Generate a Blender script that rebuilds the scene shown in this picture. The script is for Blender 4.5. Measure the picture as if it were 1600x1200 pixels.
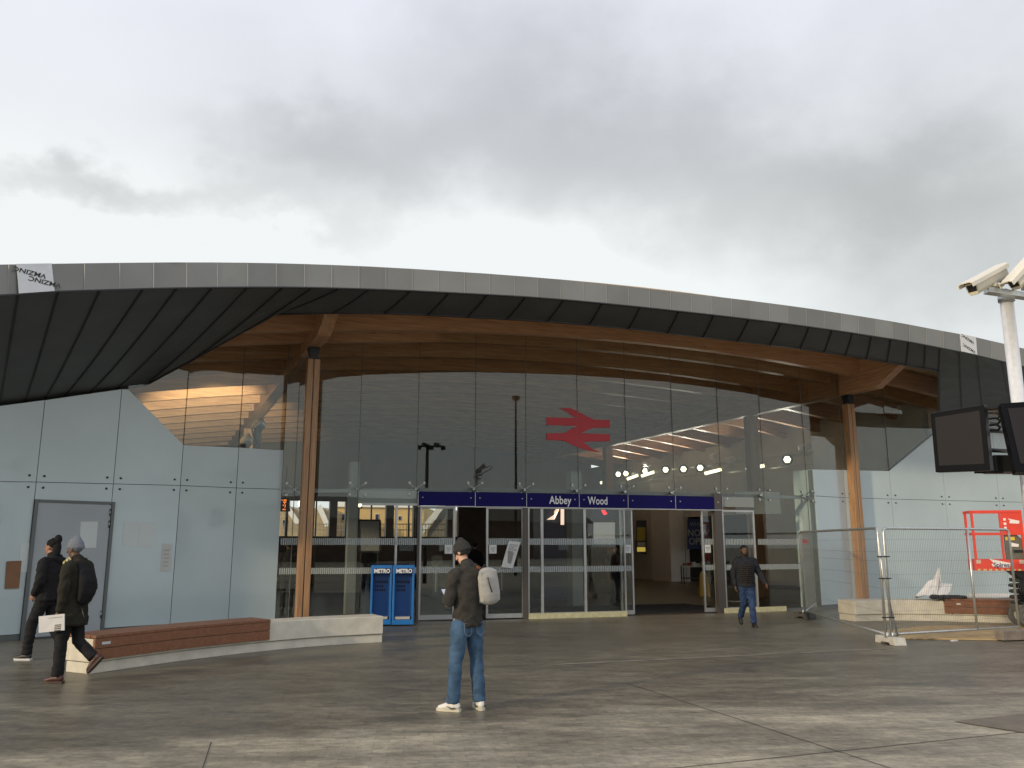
import bpy, bmesh, math, random
from mathutils import Vector, Matrix, noise
R = math.radians
random.seed(7)
SC = bpy.context.scene
COL = SC.collection
for o in list(bpy.data.objects): bpy.data.objects.remove(o)

# ------------------------------------------------------------------ camera, sky, sun, exposure
EYE = 1.72
PITCH = R(10.885)
cam_d = bpy.data.cameras.new("camera"); cam = bpy.data.objects.new("camera", cam_d); COL.objects.link(cam)
cam.location = (0, 0, EYE); cam.rotation_euler = (R(90) + PITCH, 0, 0)
cam_d.sensor_width = 36; cam_d.lens = 1300 / 1600 * 36; cam_d.clip_end = 2000; cam_d.clip_start = .05
SC.camera = cam
SUN_EL, SUN_AZ = R(14), math.atan2(-.73, -.64)          # direction towards the sun: behind and left of the camera
sun_vec = Vector((math.cos(SUN_EL) * math.sin(SUN_AZ), math.cos(SUN_EL) * math.cos(SUN_AZ), math.sin(SUN_EL)))
sd = bpy.data.lights.new("sun", "SUN"); sd.energy = 2.3; sd.angle = R(2.5); sd.color = (1, .80, .52)
so = bpy.data.objects.new("sun", sd); COL.objects.link(so)
so.rotation_euler = sun_vec.to_track_quat('Z', 'Y').to_euler(); so.location = sun_vec * 60

W = bpy.data.worlds.new("World"); SC.world = W; W.use_nodes = True
nt = W.node_tree; N = nt.nodes; L = nt.links
N.clear()
out = N.new('ShaderNodeOutputWorld')
def nn(t, **k):
    n = N.new(t)
    for a, b in k.items(): setattr(n, a, b)
    return n
sky = nn('ShaderNodeTexSky', sky_type='NISHITA', sun_disc=False)
sky.sun_elevation = SUN_EL; sky.sun_rotation = SUN_AZ; sky.air_density = 1.2; sky.dust_density = 2.0
bg1 = nn('ShaderNodeBackground'); bg1.inputs[1].default_value = .09; L.new(sky.outputs[0], bg1.inputs[0])
tc = nn('ShaderNodeTexCoord')
mp = nn('ShaderNodeMapping'); mp.inputs['Scale'].default_value = (1, 1, 1.35); L.new(tc.outputs['Generated'], mp.inputs[0])
n1 = nn('ShaderNodeTexNoise'); n1.inputs['Scale'].default_value = 3.2; n1.inputs['Detail'].default_value = 5; n1.inputs['Roughness'].default_value = .5
n1.inputs['Distortion'].default_value = .15; L.new(mp.outputs[0], n1.inputs['Vector'])
n2 = nn('ShaderNodeTexNoise'); n2.inputs['Scale'].default_value = 7; n2.inputs['Detail'].default_value = 6; n2.inputs['Roughness'].default_value = .55
L.new(mp.outputs[0], n2.inputs['Vector'])
def mth(op, a, b=None, clamp=False, c=None):
    m = nn('ShaderNodeMath', operation=op, use_clamp=clamp)
    for i, v in enumerate((a, b, c)):
        if v is None: continue
        if isinstance(v, (int, float)): m.inputs[i].default_value = v
        else: L.new(v, m.inputs[i])
    return m.outputs[0]
def smooth(v, a, b, o0=0., o1=1.):
    m = nn('ShaderNodeMapRange', interpolation_type='SMOOTHSTEP')
    L.new(v, m.inputs['Value']); m.inputs['From Min'].default_value = a; m.inputs['From Max'].default_value = b
    m.inputs['To Min'].default_value = o0; m.inputs['To Max'].default_value = o1
    return m.outputs[0]
def ray(x, y):
    v = 600 - y; c, s = math.cos(PITCH), math.sin(PITCH)
    return Vector((x - 800, 1300 * c - v * s, 1300 * s + v * c))
# domain-warped direction, for cloud banks with ragged rims
wv = nn('ShaderNodeVectorMath', operation='SUBTRACT'); L.new(n2.outputs['Color'], wv.inputs[0]); wv.inputs[1].default_value = (.5, .5, .5)
wm = nn('ShaderNodeVectorMath', operation='SCALE'); L.new(wv.outputs[0], wm.inputs[0]); wm.inputs['Scale'].default_value = .22
wa = nn('ShaderNodeVectorMath', operation='ADD'); L.new(tc.outputs['Generated'], wa.inputs[0]); L.new(wm.outputs[0], wa.inputs[1])
def bank(x, y, sx, sz, amt):
    d = ray(x, y).normalized()
    sb = nn('ShaderNodeVectorMath', operation='SUBTRACT'); L.new(wa.outputs[0], sb.inputs[0]); sb.inputs[1].default_value = d
    ml = nn('ShaderNodeVectorMath', operation='MULTIPLY'); L.new(sb.outputs[0], ml.inputs[0]); ml.inputs[1].default_value = (1 / sx, 1 / sx, 1 / sz)
    ln = nn('ShaderNodeVectorMath', operation='LENGTH'); L.new(ml.outputs[0], ln.inputs[0])
    return smooth(ln.outputs['Value'], .1, 1.5, amt, 0.)
dark = bank(700, 190, .30, .13, .115)
for b in ((880, 150, .20, .12, .13), (560, 265, .14, .07, .17), (430, 230, .10, .05, .08), (1000, 250, .22, .08, .11), (270, 315, .18, .026, .19), (80, 300, .12, .028, .16), (1180, 330, .22, .07, .13), (1560, 370, .24, .12, .22), (1420, 190, .22, .12, .06), (1700, 250, .4, .2, .10)):
    dark = mth('ADD', dark, bank(*b))
sep = nn('ShaderNodeSeparateXYZ'); L.new(tc.outputs['Generated'], sep.inputs[0])
glow = smooth(sep.outputs['Z'], .30, .45, .22, 0.)
glowx = smooth(sep.outputs['X'], .05, .45, 1., .12)
glow = mth('MULTIPLY', glow, glowx)
nz = mth('MULTIPLY_ADD', n1.outputs['Fac'], .16, c=-.08)
nz2 = mth('MULTIPLY_ADD', n2.outputs['Fac'], .07, c=-.035)
lum = mth('ADD', mth('ADD', mth('ADD', nz, nz2), .925), glow)
lum = mth('SUBTRACT', lum, dark)
lum = mth('MINIMUM', mth('MAXIMUM', lum, .40), .98)
tint = nn('ShaderNodeMix', data_type='RGBA'); L.new(smooth(sep.outputs['Z'], .33, .6), tint.inputs['Factor'])
tint.inputs[6].default_value = (.965, 1, 1, 1); tint.inputs[7].default_value = (.96, .97, 1.07, 1)
cm = nn('ShaderNodeVectorMath', operation='SCALE'); L.new(tint.outputs[2], cm.inputs[0]); L.new(lum, cm.inputs['Scale'])
bg2 = nn('ShaderNodeBackground'); L.new(cm.outputs[0], bg2.inputs[0]); bg2.inputs[1].default_value = 1.0
mx = nn('ShaderNodeMixShader'); mx.inputs[0].default_value = .93
L.new(bg1.outputs[0], mx.inputs[1]); L.new(bg2.outputs[0], mx.inputs[2]); L.new(mx.outputs[0], out.inputs[0])
vs = SC.view_settings; SC.display_settings.display_device = 'sRGB'
vs.view_transform = 'Standard'; vs.look = 'None'; vs.gamma = 1; vs.exposure = 0; vs.use_curve_mapping = False
SC.render.engine = 'CYCLES'
SC.cycles.transparent_max_bounces = 40; SC.cycles.max_bounces = 8; SC.cycles.diffuse_bounces = 4; SC.cycles.glossy_bounces = 5
SC.cycles.use_denoising = True; SC.cycles.sample_clamp_indirect = 6

# ------------------------------------------------------------------ helpers
def P(x, y, D):
    r = ray(x, y); k = D / r.y
    return Vector((r.x * k, D, EYE + r.z * k))
def G(x, y, z=0.):
    r = ray(x, y); k = (z - EYE) / r.z
    return Vector((r.x * k, r.y * k, z))

def wloc(p):
    v = Vector((0, 0, 0))
    while p is not None:
        v += p.location; p = p.parent
    return v

class MB:
    def __init__(s): s.v = []; s.f = []; s.smooth = []
    def add(s, vs, fs, sm=False):
        b = len(s.v); s.v += [Vector(v) for v in vs]
        for f in fs: s.f.append(tuple(i + b for i in f)); s.smooth.append(sm)
        return s
    def box(s, c, size, rz=0., m=None):
        c = Vector(c); h = Vector(size) / 2
        Mx = m if m is not None else Matrix.Rotation(rz, 3, 'Z')
        vs = [c + Mx @ Vector((sx * h.x, sy * h.y, sz * h.z)) for sx in (-1, 1) for sy in (-1, 1) for sz in (-1, 1)]
        return s.add(vs, [(0, 1, 3, 2), (4, 6, 7, 5), (0, 4, 5, 1), (2, 3, 7, 6), (0, 2, 6, 4), (1, 5, 7, 3)])
    def bar(s, a, b, w, h, up=(0, 0, 1)):
        a = Vector(a); b = Vector(b); t = (b - a).normalized(); up = Vector(up)
        if abs(t.dot(up)) > .95: up = Vector((0, 1, 0))
        x = t.cross(up).normalized(); z = x.cross(t).normalized()
        vs = [p + x * sx * w / 2 + z * sz * h / 2 for p in (a, b) for sx, sz in ((-1, -1), (1, -1), (1, 1), (-1, 1))]
        return s.add(vs, [(0, 1, 2, 3), (7, 6, 5, 4), (0, 4, 5, 1), (1, 5, 6, 2), (2, 6, 7, 3), (3, 7, 4, 0)])
    def prism(s, poly, off):
        off = Vector(off); n = len(poly); A = [Vector(p) for p in poly]
        vs = A + [p + off for p in A]
        fs = [tuple(range(n)), tuple(range(2 * n - 1, n - 1, -1))] + [(i, i + n, (i + 1) % n + n, (i + 1) % n) for i in range(n)]
        return s.add(vs, fs)
    def tube(s, pts, r, n=8, caps=True, closed=False):
        pts = [Vector(p) for p in pts]; m = len(pts); vs = []; fs = []
        rr = r if isinstance(r, (list, tuple)) else [r] * m
        t0 = (pts[1] - pts[0]).normalized()
        x = t0.cross(Vector((0, 0, 1)))
        if x.length < .05: x = t0.cross(Vector((1, 0, 0)))
        x.normalize()
        for i, p in enumerate(pts):
            t = (pts[min(i + 1, m - 1)] - pts[max(i - 1, 0)]).normalized()
            x = (x - t * x.dot(t)).normalized(); y = t.cross(x)
            for k in range(n):
                a = 2 * math.pi * k / n
                vs.append(p + (x * math.cos(a) + y * math.sin(a)) * rr[i])
        for i in range(m - 1):
            for k in range(n):
                k2 = (k + 1) % n
                fs.append((i * n + k, i * n + k2, (i + 1) * n + k2, (i + 1) * n + k))
        s.add(vs, fs, True)
        if caps:
            b = len(s.v) - len(vs)
            s.f.append(tuple(b + k for k in range(n - 1, -1, -1))); s.smooth.append(False)
            s.f.append(tuple(b + (m - 1) * n + k for k in range(n))); s.smooth.append(False)
        return s
    def ell(s, c, r, m=None, n=14, k=9):
        c = Vector(c); m = m or Matrix.Identity(3); vs = []; fs = []
        for i in range(k + 1):
            th = math.pi * i / k
            for j in range(n):
                ph = 2 * math.pi * j / n
                vs.append(c + m @ Vector((r[0] * math.sin(th) * math.cos(ph), r[1] * math.sin(th) * math.sin(ph), r[2] * math.cos(th))))
        for i in range(k):
            for j in range(n):
                j2 = (j + 1) % n
                fs.append((i * n + j, (i + 1) * n + j, (i + 1) * n + j2, i * n + j2))
        return s.add(vs, fs, True)
    def loft(s, pts, rad, ax=None, n=14, blunt=(0, 0)):
        """elliptical sections with rounded ends; ax = reference side axis"""
        pts = [Vector(p) for p in pts]; rad = [r if isinstance(r, (tuple, list)) else (r, r) for r in rad]
        P2 = []; R2 = []
        for e, (i, j) in enumerate(((0, 1), (len(pts) - 1, len(pts) - 2))):
            d = (pts[i] - pts[j]).normalized(); rm = min(rad[i])
            ring = [(pts[i] + d * rm * .8, .35), (pts[i] + d * rm * .5, .75)]
            if blunt[e]: ring = []
            if e == 0: P2 += [q for q, _ in ring]; R2 += [(rad[0][0] * k, rad[0][1] * k) for _, k in ring]; P2 += pts; R2 += rad
            else: P2 += [q for q, _ in ring[::-1]]; R2 += [(rad[-1][0] * k, rad[-1][1] * k) for _, k in ring[::-1]]
        m = len(P2); vs = []; fs = []
        for i, p in enumerate(P2):
            t = (P2[min(i + 1, m - 1)] - P2[max(i - 1, 0)]).normalized()
            a = Vector(ax) if ax is not None else Vector((1, 0, 0))
            if abs(a.dot(t)) > .9: a = Vector((0, 1, 0))
            x = (a - t * a.dot(t)).normalized(); y = t.cross(x)
            for k in range(n):
                q = 2 * math.pi * k / n
                vs.append(p + x * math.cos(q) * R2[i][0] + y * math.sin(q) * R2[i][1])
        for i in range(m - 1):
            for k in range(n):
                k2 = (k + 1) % n
                fs.append((i * n + k, i * n + k2, (i + 1) * n + k2, (i + 1) * n + k))
        fs.append(tuple(range(n - 1, -1, -1))); fs.append(tuple((m - 1) * n + k for k in range(n)))
        return s.add(vs, fs, True)
    def mesh(s, name, off=Vector((0, 0, 0))):
        me = bpy.data.meshes.new(name)
        me.from_pydata([tuple(v - off) for v in s.v], [], s.f); me.update()
        me.polygons.foreach_set('use_smooth', s.smooth)
        bm = bmesh.new(); bm.from_mesh(me); bmesh.ops.recalc_face_normals(bm, faces=bm.faces); bm.to_mesh(me); bm.free()
        return me
    def build(s, name, mat, parent=None, bevel=0.):
        me = s.mesh(name, wloc(parent)); me.materials.append(mat)
        o = bpy.data.objects.new(name, me); COL.objects.link(o); o.parent = parent
        if bevel:
            b = o.modifiers.new('bevel', 'BEVEL'); b.width = bevel; b.segments = 2; b.limit_method = 'ANGLE'
        return o
def tag(o, label=None, cat=None, group=None, kind=None):
    if label: o['label'] = label
    if cat: o['category'] = cat
    if group: o['group'] = group
    if kind: o['kind'] = kind
    return o
def thing(name, label, cat, loc=(0, 0, 0), group=None):
    o = bpy.data.objects.new(name, None); o.empty_display_size = .2; COL.objects.link(o); o.location = loc
    return tag(o, label, cat, group)
def kids(o): return [c for c in bpy.data.objects if c.parent is o]
def copy_tree(o, parent=None):
    c = o.copy(); COL.objects.link(c); c.parent = parent
    for ch in kids(o): copy_tree(ch, c)
    return c

MATS = {}
def mat(name, col, rough=.6, metal=0., var=0., vs=6., bump=0., bs=40., spec=.5, stretch=(1, 1, 1), coat=0., emit=None, es=0., rvar=0.):
    if name in MATS: return MATS[name]
    m = bpy.data.materials.new(name); m.use_nodes = True; t = m.node_tree; b = t.nodes['Principled BSDF']
    b.inputs['Base Color'].default_value = (*col, 1); b.inputs['Roughness'].default_value = rough; b.inputs['Metallic'].default_value = metal
    b.inputs['Specular IOR Level'].default_value = spec; b.inputs['Coat Weight'].default_value = coat; b.inputs['Coat Roughness'].default_value = .05
    if emit: b.inputs['Emission Color'].default_value = (*emit, 1); b.inputs['Emission Strength'].default_value = es
    if var or bump or rvar:
        c = t.nodes.new('ShaderNodeTexCoord'); mp = t.nodes.new('ShaderNodeMapping'); mp.inputs['Scale'].default_value = stretch
        t.links.new(c.outputs['Object'], mp.inputs[0])
    if var or rvar:
        n = t.nodes.new('ShaderNodeTexNoise'); n.inputs['Scale'].default_value = vs; n.inputs['Detail'].default_value = 6
        t.links.new(mp.outputs[0], n.inputs['Vector'])
    if var:
        r = t.nodes.new('ShaderNodeMapRange'); r.inputs['From Min'].default_value = .3; r.inputs['From Max'].default_value = .7
        r.inputs['To Min'].default_value = 1 - var; r.inputs['To Max'].default_value = 1 + var
        t.links.new(n.outputs['Fac'], r.inputs['Value'])
        s = t.nodes.new('ShaderNodeVectorMath'); s.operation = 'SCALE'; s.inputs[0].default_value = col
        t.links.new(r.outputs[0], s.inputs['Scale']); t.links.new(s.outputs[0], b.inputs['Base Color'])
    if rvar:
        r = t.nodes.new('ShaderNodeMapRange'); r.inputs['From Min'].default_value = .3; r.inputs['From Max'].default_value = .7
        r.inputs['To Min'].default_value = max(0, rough - rvar); r.inputs['To Max'].default_value = min(1, rough + rvar)
        t.links.new(n.outputs['Fac'], r.inputs['Value']); t.links.new(r.outputs[0], b.inputs['Roughness'])
    if bump:
        n = t.nodes.new('ShaderNodeTexNoise'); n.inputs['Scale'].default_value = bs; n.inputs['Detail'].default_value = 4
        t.links.new(mp.outputs[0], n.inputs['Vector'])
        u = t.nodes.new('ShaderNodeBump'); u.inputs['Strength'].default_value = bump; u.inputs['Distance'].default_value = .02
        t.links.new(n.outputs['Fac'], u.inputs['Height']); t.links.new(u.outputs[0], b.inputs['Normal'])
    MATS[name] = m
    return m
def glassmat(name, tint, refl=1.0, rough=0.):
    m = bpy.data.materials.new(name); m.use_nodes = True; t = m.node_tree; t.nodes.clear()
    o = t.nodes.new('ShaderNodeOutputMaterial'); mx = t.nodes.new('ShaderNodeMixShader')
    tr = t.nodes.new('ShaderNodeBsdfTransparent'); tr.inputs[0].default_value = (*tint, 1)
    gl = t.nodes.new('ShaderNodeBsdfGlossy'); gl.inputs['Roughness'].default_value = rough; gl.inputs[0].default_value = (.92, .97, .95, 1)
    ge = t.nodes.new('ShaderNodeNewGeometry'); dt = t.nodes.new('ShaderNodeVectorMath'); dt.operation = 'DOT_PRODUCT'
    t.links.new(ge.outputs['Incoming'], dt.inputs[0]); t.links.new(ge.outputs['Normal'], dt.inputs[1])
    def mm(op, x, y=0.):
        q = t.nodes.new('ShaderNodeMath'); q.operation = op
        for i, v in enumerate((x, y)):
            if isinstance(v, (int, float)): q.inputs[i].default_value = v
            else: t.links.new(v, q.inputs[i])
        return q.outputs[0]
    f5 = mm('POWER', mm('SUBTRACT', 1., mm('ABSOLUTE', dt.outputs['Value'])), 5.)
    fac = mm('MINIMUM', mm('MULTIPLY', mm('ADD', mm('MULTIPLY', f5, .955), .045), refl), 1.); t.links.new(fac, mx.inputs[0])
    t.links.new(tr.outputs[0], mx.inputs[1]); t.links.new(gl.outputs[0], mx.inputs[2]); t.links.new(mx.outputs[0], o.inputs[0])
    MATS[name] = m
    return m
def woodmat(name, c1, c2, rough=.5, axis='X', scale=1., rot=0.):
    m = bpy.data.materials.new(name); m.use_nodes = True; t = m.node_tree; b = t.nodes['Principled BSDF']
    c = t.nodes.new('ShaderNodeTexCoord'); mp = t.nodes.new('ShaderNodeMapping')
    sc = {'X': (.6, 9, 9), 'Y': (9, .6, 9), 'Z': (9, 9, .6)}[axis]; mp.inputs['Scale'].default_value = [q * scale for q in sc]
    ro = t.nodes.new('ShaderNodeMapping'); ro.inputs['Rotation'].default_value = (0, 0, -rot); t.links.new(c.outputs['Object'], ro.inputs[0])
    t.links.new(ro.outputs[0], mp.inputs[0])
    n = t.nodes.new('ShaderNodeTexNoise'); n.inputs['Scale'].default_value = 2.4; n.inputs['Detail'].default_value = 7; n.inputs['Distortion'].default_value = .4
    t.links.new(mp.outputs[0], n.inputs['Vector'])
    r = t.nodes.new('ShaderNodeValToRGB'); r.color_ramp.elements[0].position = .33; r.color_ramp.elements[1].position = .68
    r.color_ramp.elements[0].color = (*c1, 1); r.color_ramp.elements[1].color = (*c2, 1)
    t.links.new(n.outputs['Fac'], r.inputs[0])
    # knots
    v = t.nodes.new('ShaderNodeTexVoronoi'); v.inputs['Scale'].default_value = 3.2
    mp2 = t.nodes.new('ShaderNodeMapping'); mp2.inputs['Scale'].default_value = {'X': (.5, 1.6, 1.6), 'Y': (1.6, .5, 1.6), 'Z': (1.6, 1.6, .5)}[axis]
    t.links.new(ro.outputs[0], mp2.inputs[0]); t.links.new(mp2.outputs[0], v.inputs['Vector'])
    k = t.nodes.new('ShaderNodeMapRange'); k.inputs['From Min'].default_value = .05; k.inputs['From Max'].default_value = .09; k.inputs['To Min'].default_value = .45; k.inputs['To Max'].default_value = 1
    t.links.new(v.outputs['Distance'], k.inputs['Value'])
    s = t.nodes.new('ShaderNodeVectorMath'); s.operation = 'SCALE'; t.links.new(r.outputs[0], s.inputs[0]); t.links.new(k.outputs[0], s.inputs['Scale'])
    t.links.new(s.outputs[0], b.inputs['Base Color']); b.inputs['Roughness'].default_value = rough
    u = t.nodes.new('ShaderNodeBump'); u.inputs['Strength'].default_value = .15; u.inputs['Distance'].default_value = .01
    t.links.new(n.outputs['Fac'], u.inputs['Height']); t.links.new(u.outputs[0], b.inputs['Normal'])
    MATS[name] = m
    return m
def text_mb(s, height, origin, right, up, bold=0., depth=.004, align='CENTER', sx=1.):
    cu = bpy.data.curves.new('txt', 'FONT'); cu.body = s; cu.size = 1; cu.offset = bold; cu.align_x = align; cu.resolution_u = 3
    ob = bpy.data.objects.new('txt', cu); COL.objects.link(ob)
    dg = bpy.context.evaluated_depsgraph_get(); me = bpy.data.meshes.new_from_object(ob.evaluated_get(dg))
    right = Vector(right).normalized(); up = Vector(up).normalized(); n = right.cross(up)
    k = height / .7; mb = MB(); o = Vector(origin)
    mb.add([o + right * v.co.x * k * sx + up * (v.co.y - .35) * k + n * depth for v in me.vertices], [tuple(p.vertices) for p in me.polygons])
    bpy.data.objects.remove(ob); bpy.data.curves.remove(cu); bpy.data.meshes.remove(me)
    return mb
def remesh(mb, voxel, name, material, parent, smooth=4, amp=0., sc=9., fold=0., off=None, decim=None):
    me = mb.mesh(name); ob = bpy.data.objects.new('tmp', me); COL.objects.link(ob)
    r = ob.modifiers.new('r', 'REMESH'); r.mode = 'VOXEL'; r.voxel_size = voxel
    s = ob.modifiers.new('s', 'SMOOTH'); s.iterations = smooth; s.factor = .5
    dg = bpy.context.evaluated_depsgraph_get(); m2 = bpy.data.meshes.new_from_object(ob.evaluated_get(dg))
    bpy.data.objects.remove(ob); bpy.data.meshes.remove(me)
    if amp:
        for v in m2.vertices:
            p = v.co * sc; q = Vector((p.x, p.y, p.z * 1.8))
            d = noise.noise(q) * .5 + noise.noise(q * 2.3) * .35
            if fold:
                a_ = math.atan2(v.co.y, v.co.x)
                d += fold * .8 * (1 - abs(noise.noise(Vector((p.x * .8 + p.z * .5, p.y * .8, p.z * 1.25 + math.sin(a_ * 2 + p.z * .3) * 1.1)))) * 3.2)
            v.co += v.normal * d * amp
    m2.polygons.foreach_set('use_smooth', [True] * len(m2.polygons)); m2.name = name
    m2.materials.clear(); m2.materials.append(material)
    o = bpy.data.objects.new(name, m2); COL.objects.link(o); o.parent = parent
    return o

# ------------------------------------------------------------------ materials
M = {}
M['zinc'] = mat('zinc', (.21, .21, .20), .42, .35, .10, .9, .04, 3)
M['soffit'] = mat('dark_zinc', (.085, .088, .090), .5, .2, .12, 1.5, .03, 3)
M['seam'] = mat('dark_seam', (.02, .02, .022), .5)
M['film'] = mat('white_film', (.62, .64, .66), .35, 0, .06, 7, .1, 9)
M['ink'] = mat('black_ink', (.02, .02, .02), .5)
M['glulam'] = woodmat('glulam', (.37, .195, .105), (.55, .32, .175), .45, 'X', 1., R(22.9))
M['glulam_y'] = woodmat('glulam_along', (.37, .195, .105), (.55, .32, .175), .45, 'Y', 1., R(22.9))
M['deck'] = woodmat('ceiling_boards', (.48, .34, .21), (.64, .49, .33), .5, 'Y', .7, R(22.9))
M['post'] = woodmat('larch_post', (.30, .155, .075), (.44, .26, .13), .45, 'Z')
M['slat'] = woodmat('bench_hardwood', (.16, .062, .026), (.25, .10, .045), .42, 'X', 1.3)
M['glass'] = glassmat('clear_glass', (.93, .95, .935), 1.0)
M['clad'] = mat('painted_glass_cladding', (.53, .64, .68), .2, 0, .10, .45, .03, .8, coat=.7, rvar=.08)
M['clad2'] = mat('painted_glass_cladding_shaded', (.49, .59, .62), .2, 0, .10, .5, .03, .8, coat=.7, rvar=.08)  # same cladding with shade put into its colour, past the wall's fold
M['joint'] = mat('joint', (.10, .12, .12), .8)
M['door'] = mat('grey_door_paint', (.40, .45, .49), .35, 0, .05, 1.2)
M['frame'] = mat('dark_grey_frame', (.13, .145, .15), .4, .2)
M['alu'] = mat('aluminium', (.45, .46, .46), .32, .7, .08, 8)
M['brownframe'] = mat('bronze_frame', (.085, .075, .068), .4, .3)
M['steel'] = mat('steel_fitting', (.35, .36, .36), .25, .9)
M['darkmetal'] = mat('dark_metal', (.03, .034, .04), .4, .4)
M['blue'] = mat('sign_blue', (.0035, .002, .085), .3, spec=.12)
M['white'] = mat('white_paint', (.78, .78, .78), .5)
M['paper'] = mat('paper', (.60, .62, .61), .7, 0, .05, 9)
M['red'] = mat('vinyl_red', (.42, .018, .03), .5)
M['cream'] = mat('cream_strip', (.50, .48, .30), .6, 0, .15, 9)
M['concrete'] = mat('pale_concrete', (.60, .57, .48), .75, 0, .12, 5, .15, 60)
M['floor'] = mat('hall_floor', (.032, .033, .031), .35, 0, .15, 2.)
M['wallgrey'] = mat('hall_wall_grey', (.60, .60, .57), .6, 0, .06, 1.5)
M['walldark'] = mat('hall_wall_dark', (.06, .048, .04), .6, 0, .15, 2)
M['navy'] = mat('navy_panel', (.014, .018, .055), .35)
M['black'] = mat('black_plastic', (.012, .012, .013), .35)
M['gold'] = mat('poster_yellow', (.45, .36, .04), .5)
M['mat'] = mat('entrance_mat', (.018, .018, .018), .95)
M['galv'] = mat('galvanised_steel', (.50, .52, .52), .38, .75, .12, 14, .03, 30)
M['sign_red'] = mat('lift_red', (.72, .06, .035), .38, 0, .05, 5)
M['rubber'] = mat('rubber', (.03, .03, .03), .8)
M['olive'] = mat('grey_green_paint', (.12, .12, .095), .5, 0, .15, 12)

# ------------------------------------------------------------------ ground
gm = bpy.data.materials.new('wet_paving'); gm.use_nodes = True; t = gm.node_tree; pb = t.nodes['Principled BSDF']
def gn(tp, **k):
    n = t.nodes.new(tp)
    for a, b in k.items(): setattr(n, a, b)
    return n
gl = t.links.new
tcg = gn('ShaderNodeTexCoord')
mpg = gn('ShaderNodeMapping'); mpg.inputs['Rotation'].default_value = (0, 0, R(-6)); gl(tcg.outputs['Object'], mpg.inputs[0])
br = gn('ShaderNodeTexBrick'); br.inputs['Scale'].default_value = 1; br.inputs['Brick Width'].default_value = .26; br.inputs['Row Height'].default_value = .125
br.inputs['Mortar Size'].default_value = .004; br.inputs['Mortar Smooth'].default_value = .3; br.inputs['Color1'].default_value = (.89, .895, .91, 1); br.inputs['Color2'].default_value = (1.11, 1.10, 1.07, 1)
br.inputs['Mortar'].default_value = (.74, .74, .74, 1); br.inputs['Bias'].default_value = 0; gl(mpg.outputs[0], br.inputs['Vector'])
def gnoise(scale, stretch, detail=6, rough=.6):
    m = gn('ShaderNodeMapping'); m.inputs['Scale'].default_value = stretch; m.inputs['Rotation'].default_value = (0, 0, R(-5)); gl(tcg.outputs['Object'], m.inputs[0])
    n = gn('ShaderNodeTexNoise'); n.inputs['Scale'].default_value = scale; n.inputs['Detail'].default_value = detail; n.inputs['Roughness'].default_value = rough
    gl(m.outputs[0], n.inputs['Vector']); return n.outputs['Fac']
def grange(v, a, b, c, d):
    m = gn('ShaderNodeMapRange'); gl(v, m.inputs['Value'])
    for k, q in zip(('From Min', 'From Max', 'To Min', 'To Max'), (a, b, c, d)): m.inputs[k].default_value = q
    return m.outputs[0]
def gmath(op, a, b):
    m = gn('ShaderNodeMath', operation=op)
    for i, v in enumerate((a, b)):
        if isinstance(v, (int, float)): m.inputs[i].default_value = v
        else: gl(v, m.inputs[i])
    return m.outputs[0]
big = gnoise(.35, (.5, 1, 1), 4, .55); streak = gnoise(3.2, (.5, 1.3, 1), 10, .78); fine = gnoise(15, (.7, 1, 1), 4, .75); mid = gnoise(.9, (.35, 1.1, 1), 6, .6)
wet = grange(big, .40, .60, 0, 1)
sp = gn('ShaderNodeSeparateXYZ'); gl(tcg.outputs['Object'], sp.inputs[0])
# shade and dark reflection of the building put into paving colour; smoother where wet
dry_lit = grange(gmath('ADD', gmath('ADD', gmath('MULTIPLY', sp.outputs['X'], .10), gmath('MULTIPLY', sp.outputs['Y'], -.30)), gmath('MULTIPLY', mid, 2.4)), -1.75, -.1, 0, 1)
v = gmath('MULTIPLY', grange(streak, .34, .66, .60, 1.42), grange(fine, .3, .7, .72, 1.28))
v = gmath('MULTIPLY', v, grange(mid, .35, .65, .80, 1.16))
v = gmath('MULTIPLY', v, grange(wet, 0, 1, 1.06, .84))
v = gmath('MULTIPLY', v, grange(dry_lit, 0, 1, .38, 1.16))
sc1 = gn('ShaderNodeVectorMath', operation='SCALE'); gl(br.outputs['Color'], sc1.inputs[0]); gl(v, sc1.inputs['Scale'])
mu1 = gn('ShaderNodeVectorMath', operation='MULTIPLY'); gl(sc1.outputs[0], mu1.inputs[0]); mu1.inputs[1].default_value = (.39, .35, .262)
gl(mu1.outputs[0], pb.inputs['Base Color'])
rg = gmath('ADD', grange(dry_lit, 0, 1, .36, .62), grange(streak, .3, .7, -.06, .10)); gl(rg, pb.inputs['Roughness'])
hb = gmath('ADD', gmath('MULTIPLY', br.outputs['Fac'], -.6), gmath('MULTIPLY', fine, .7))
bpn = gn('ShaderNodeBump'); bpn.inputs['Strength'].default_value = .35; bpn.inputs['Distance'].default_value = .006; gl(hb, bpn.inputs['Height']); gl(bpn.outputs[0], pb.inputs['Normal'])
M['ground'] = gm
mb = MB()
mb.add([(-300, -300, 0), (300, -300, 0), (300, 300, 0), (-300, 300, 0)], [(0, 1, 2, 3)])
tag(mb.build('pavement', gm), kind='structure')
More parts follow.
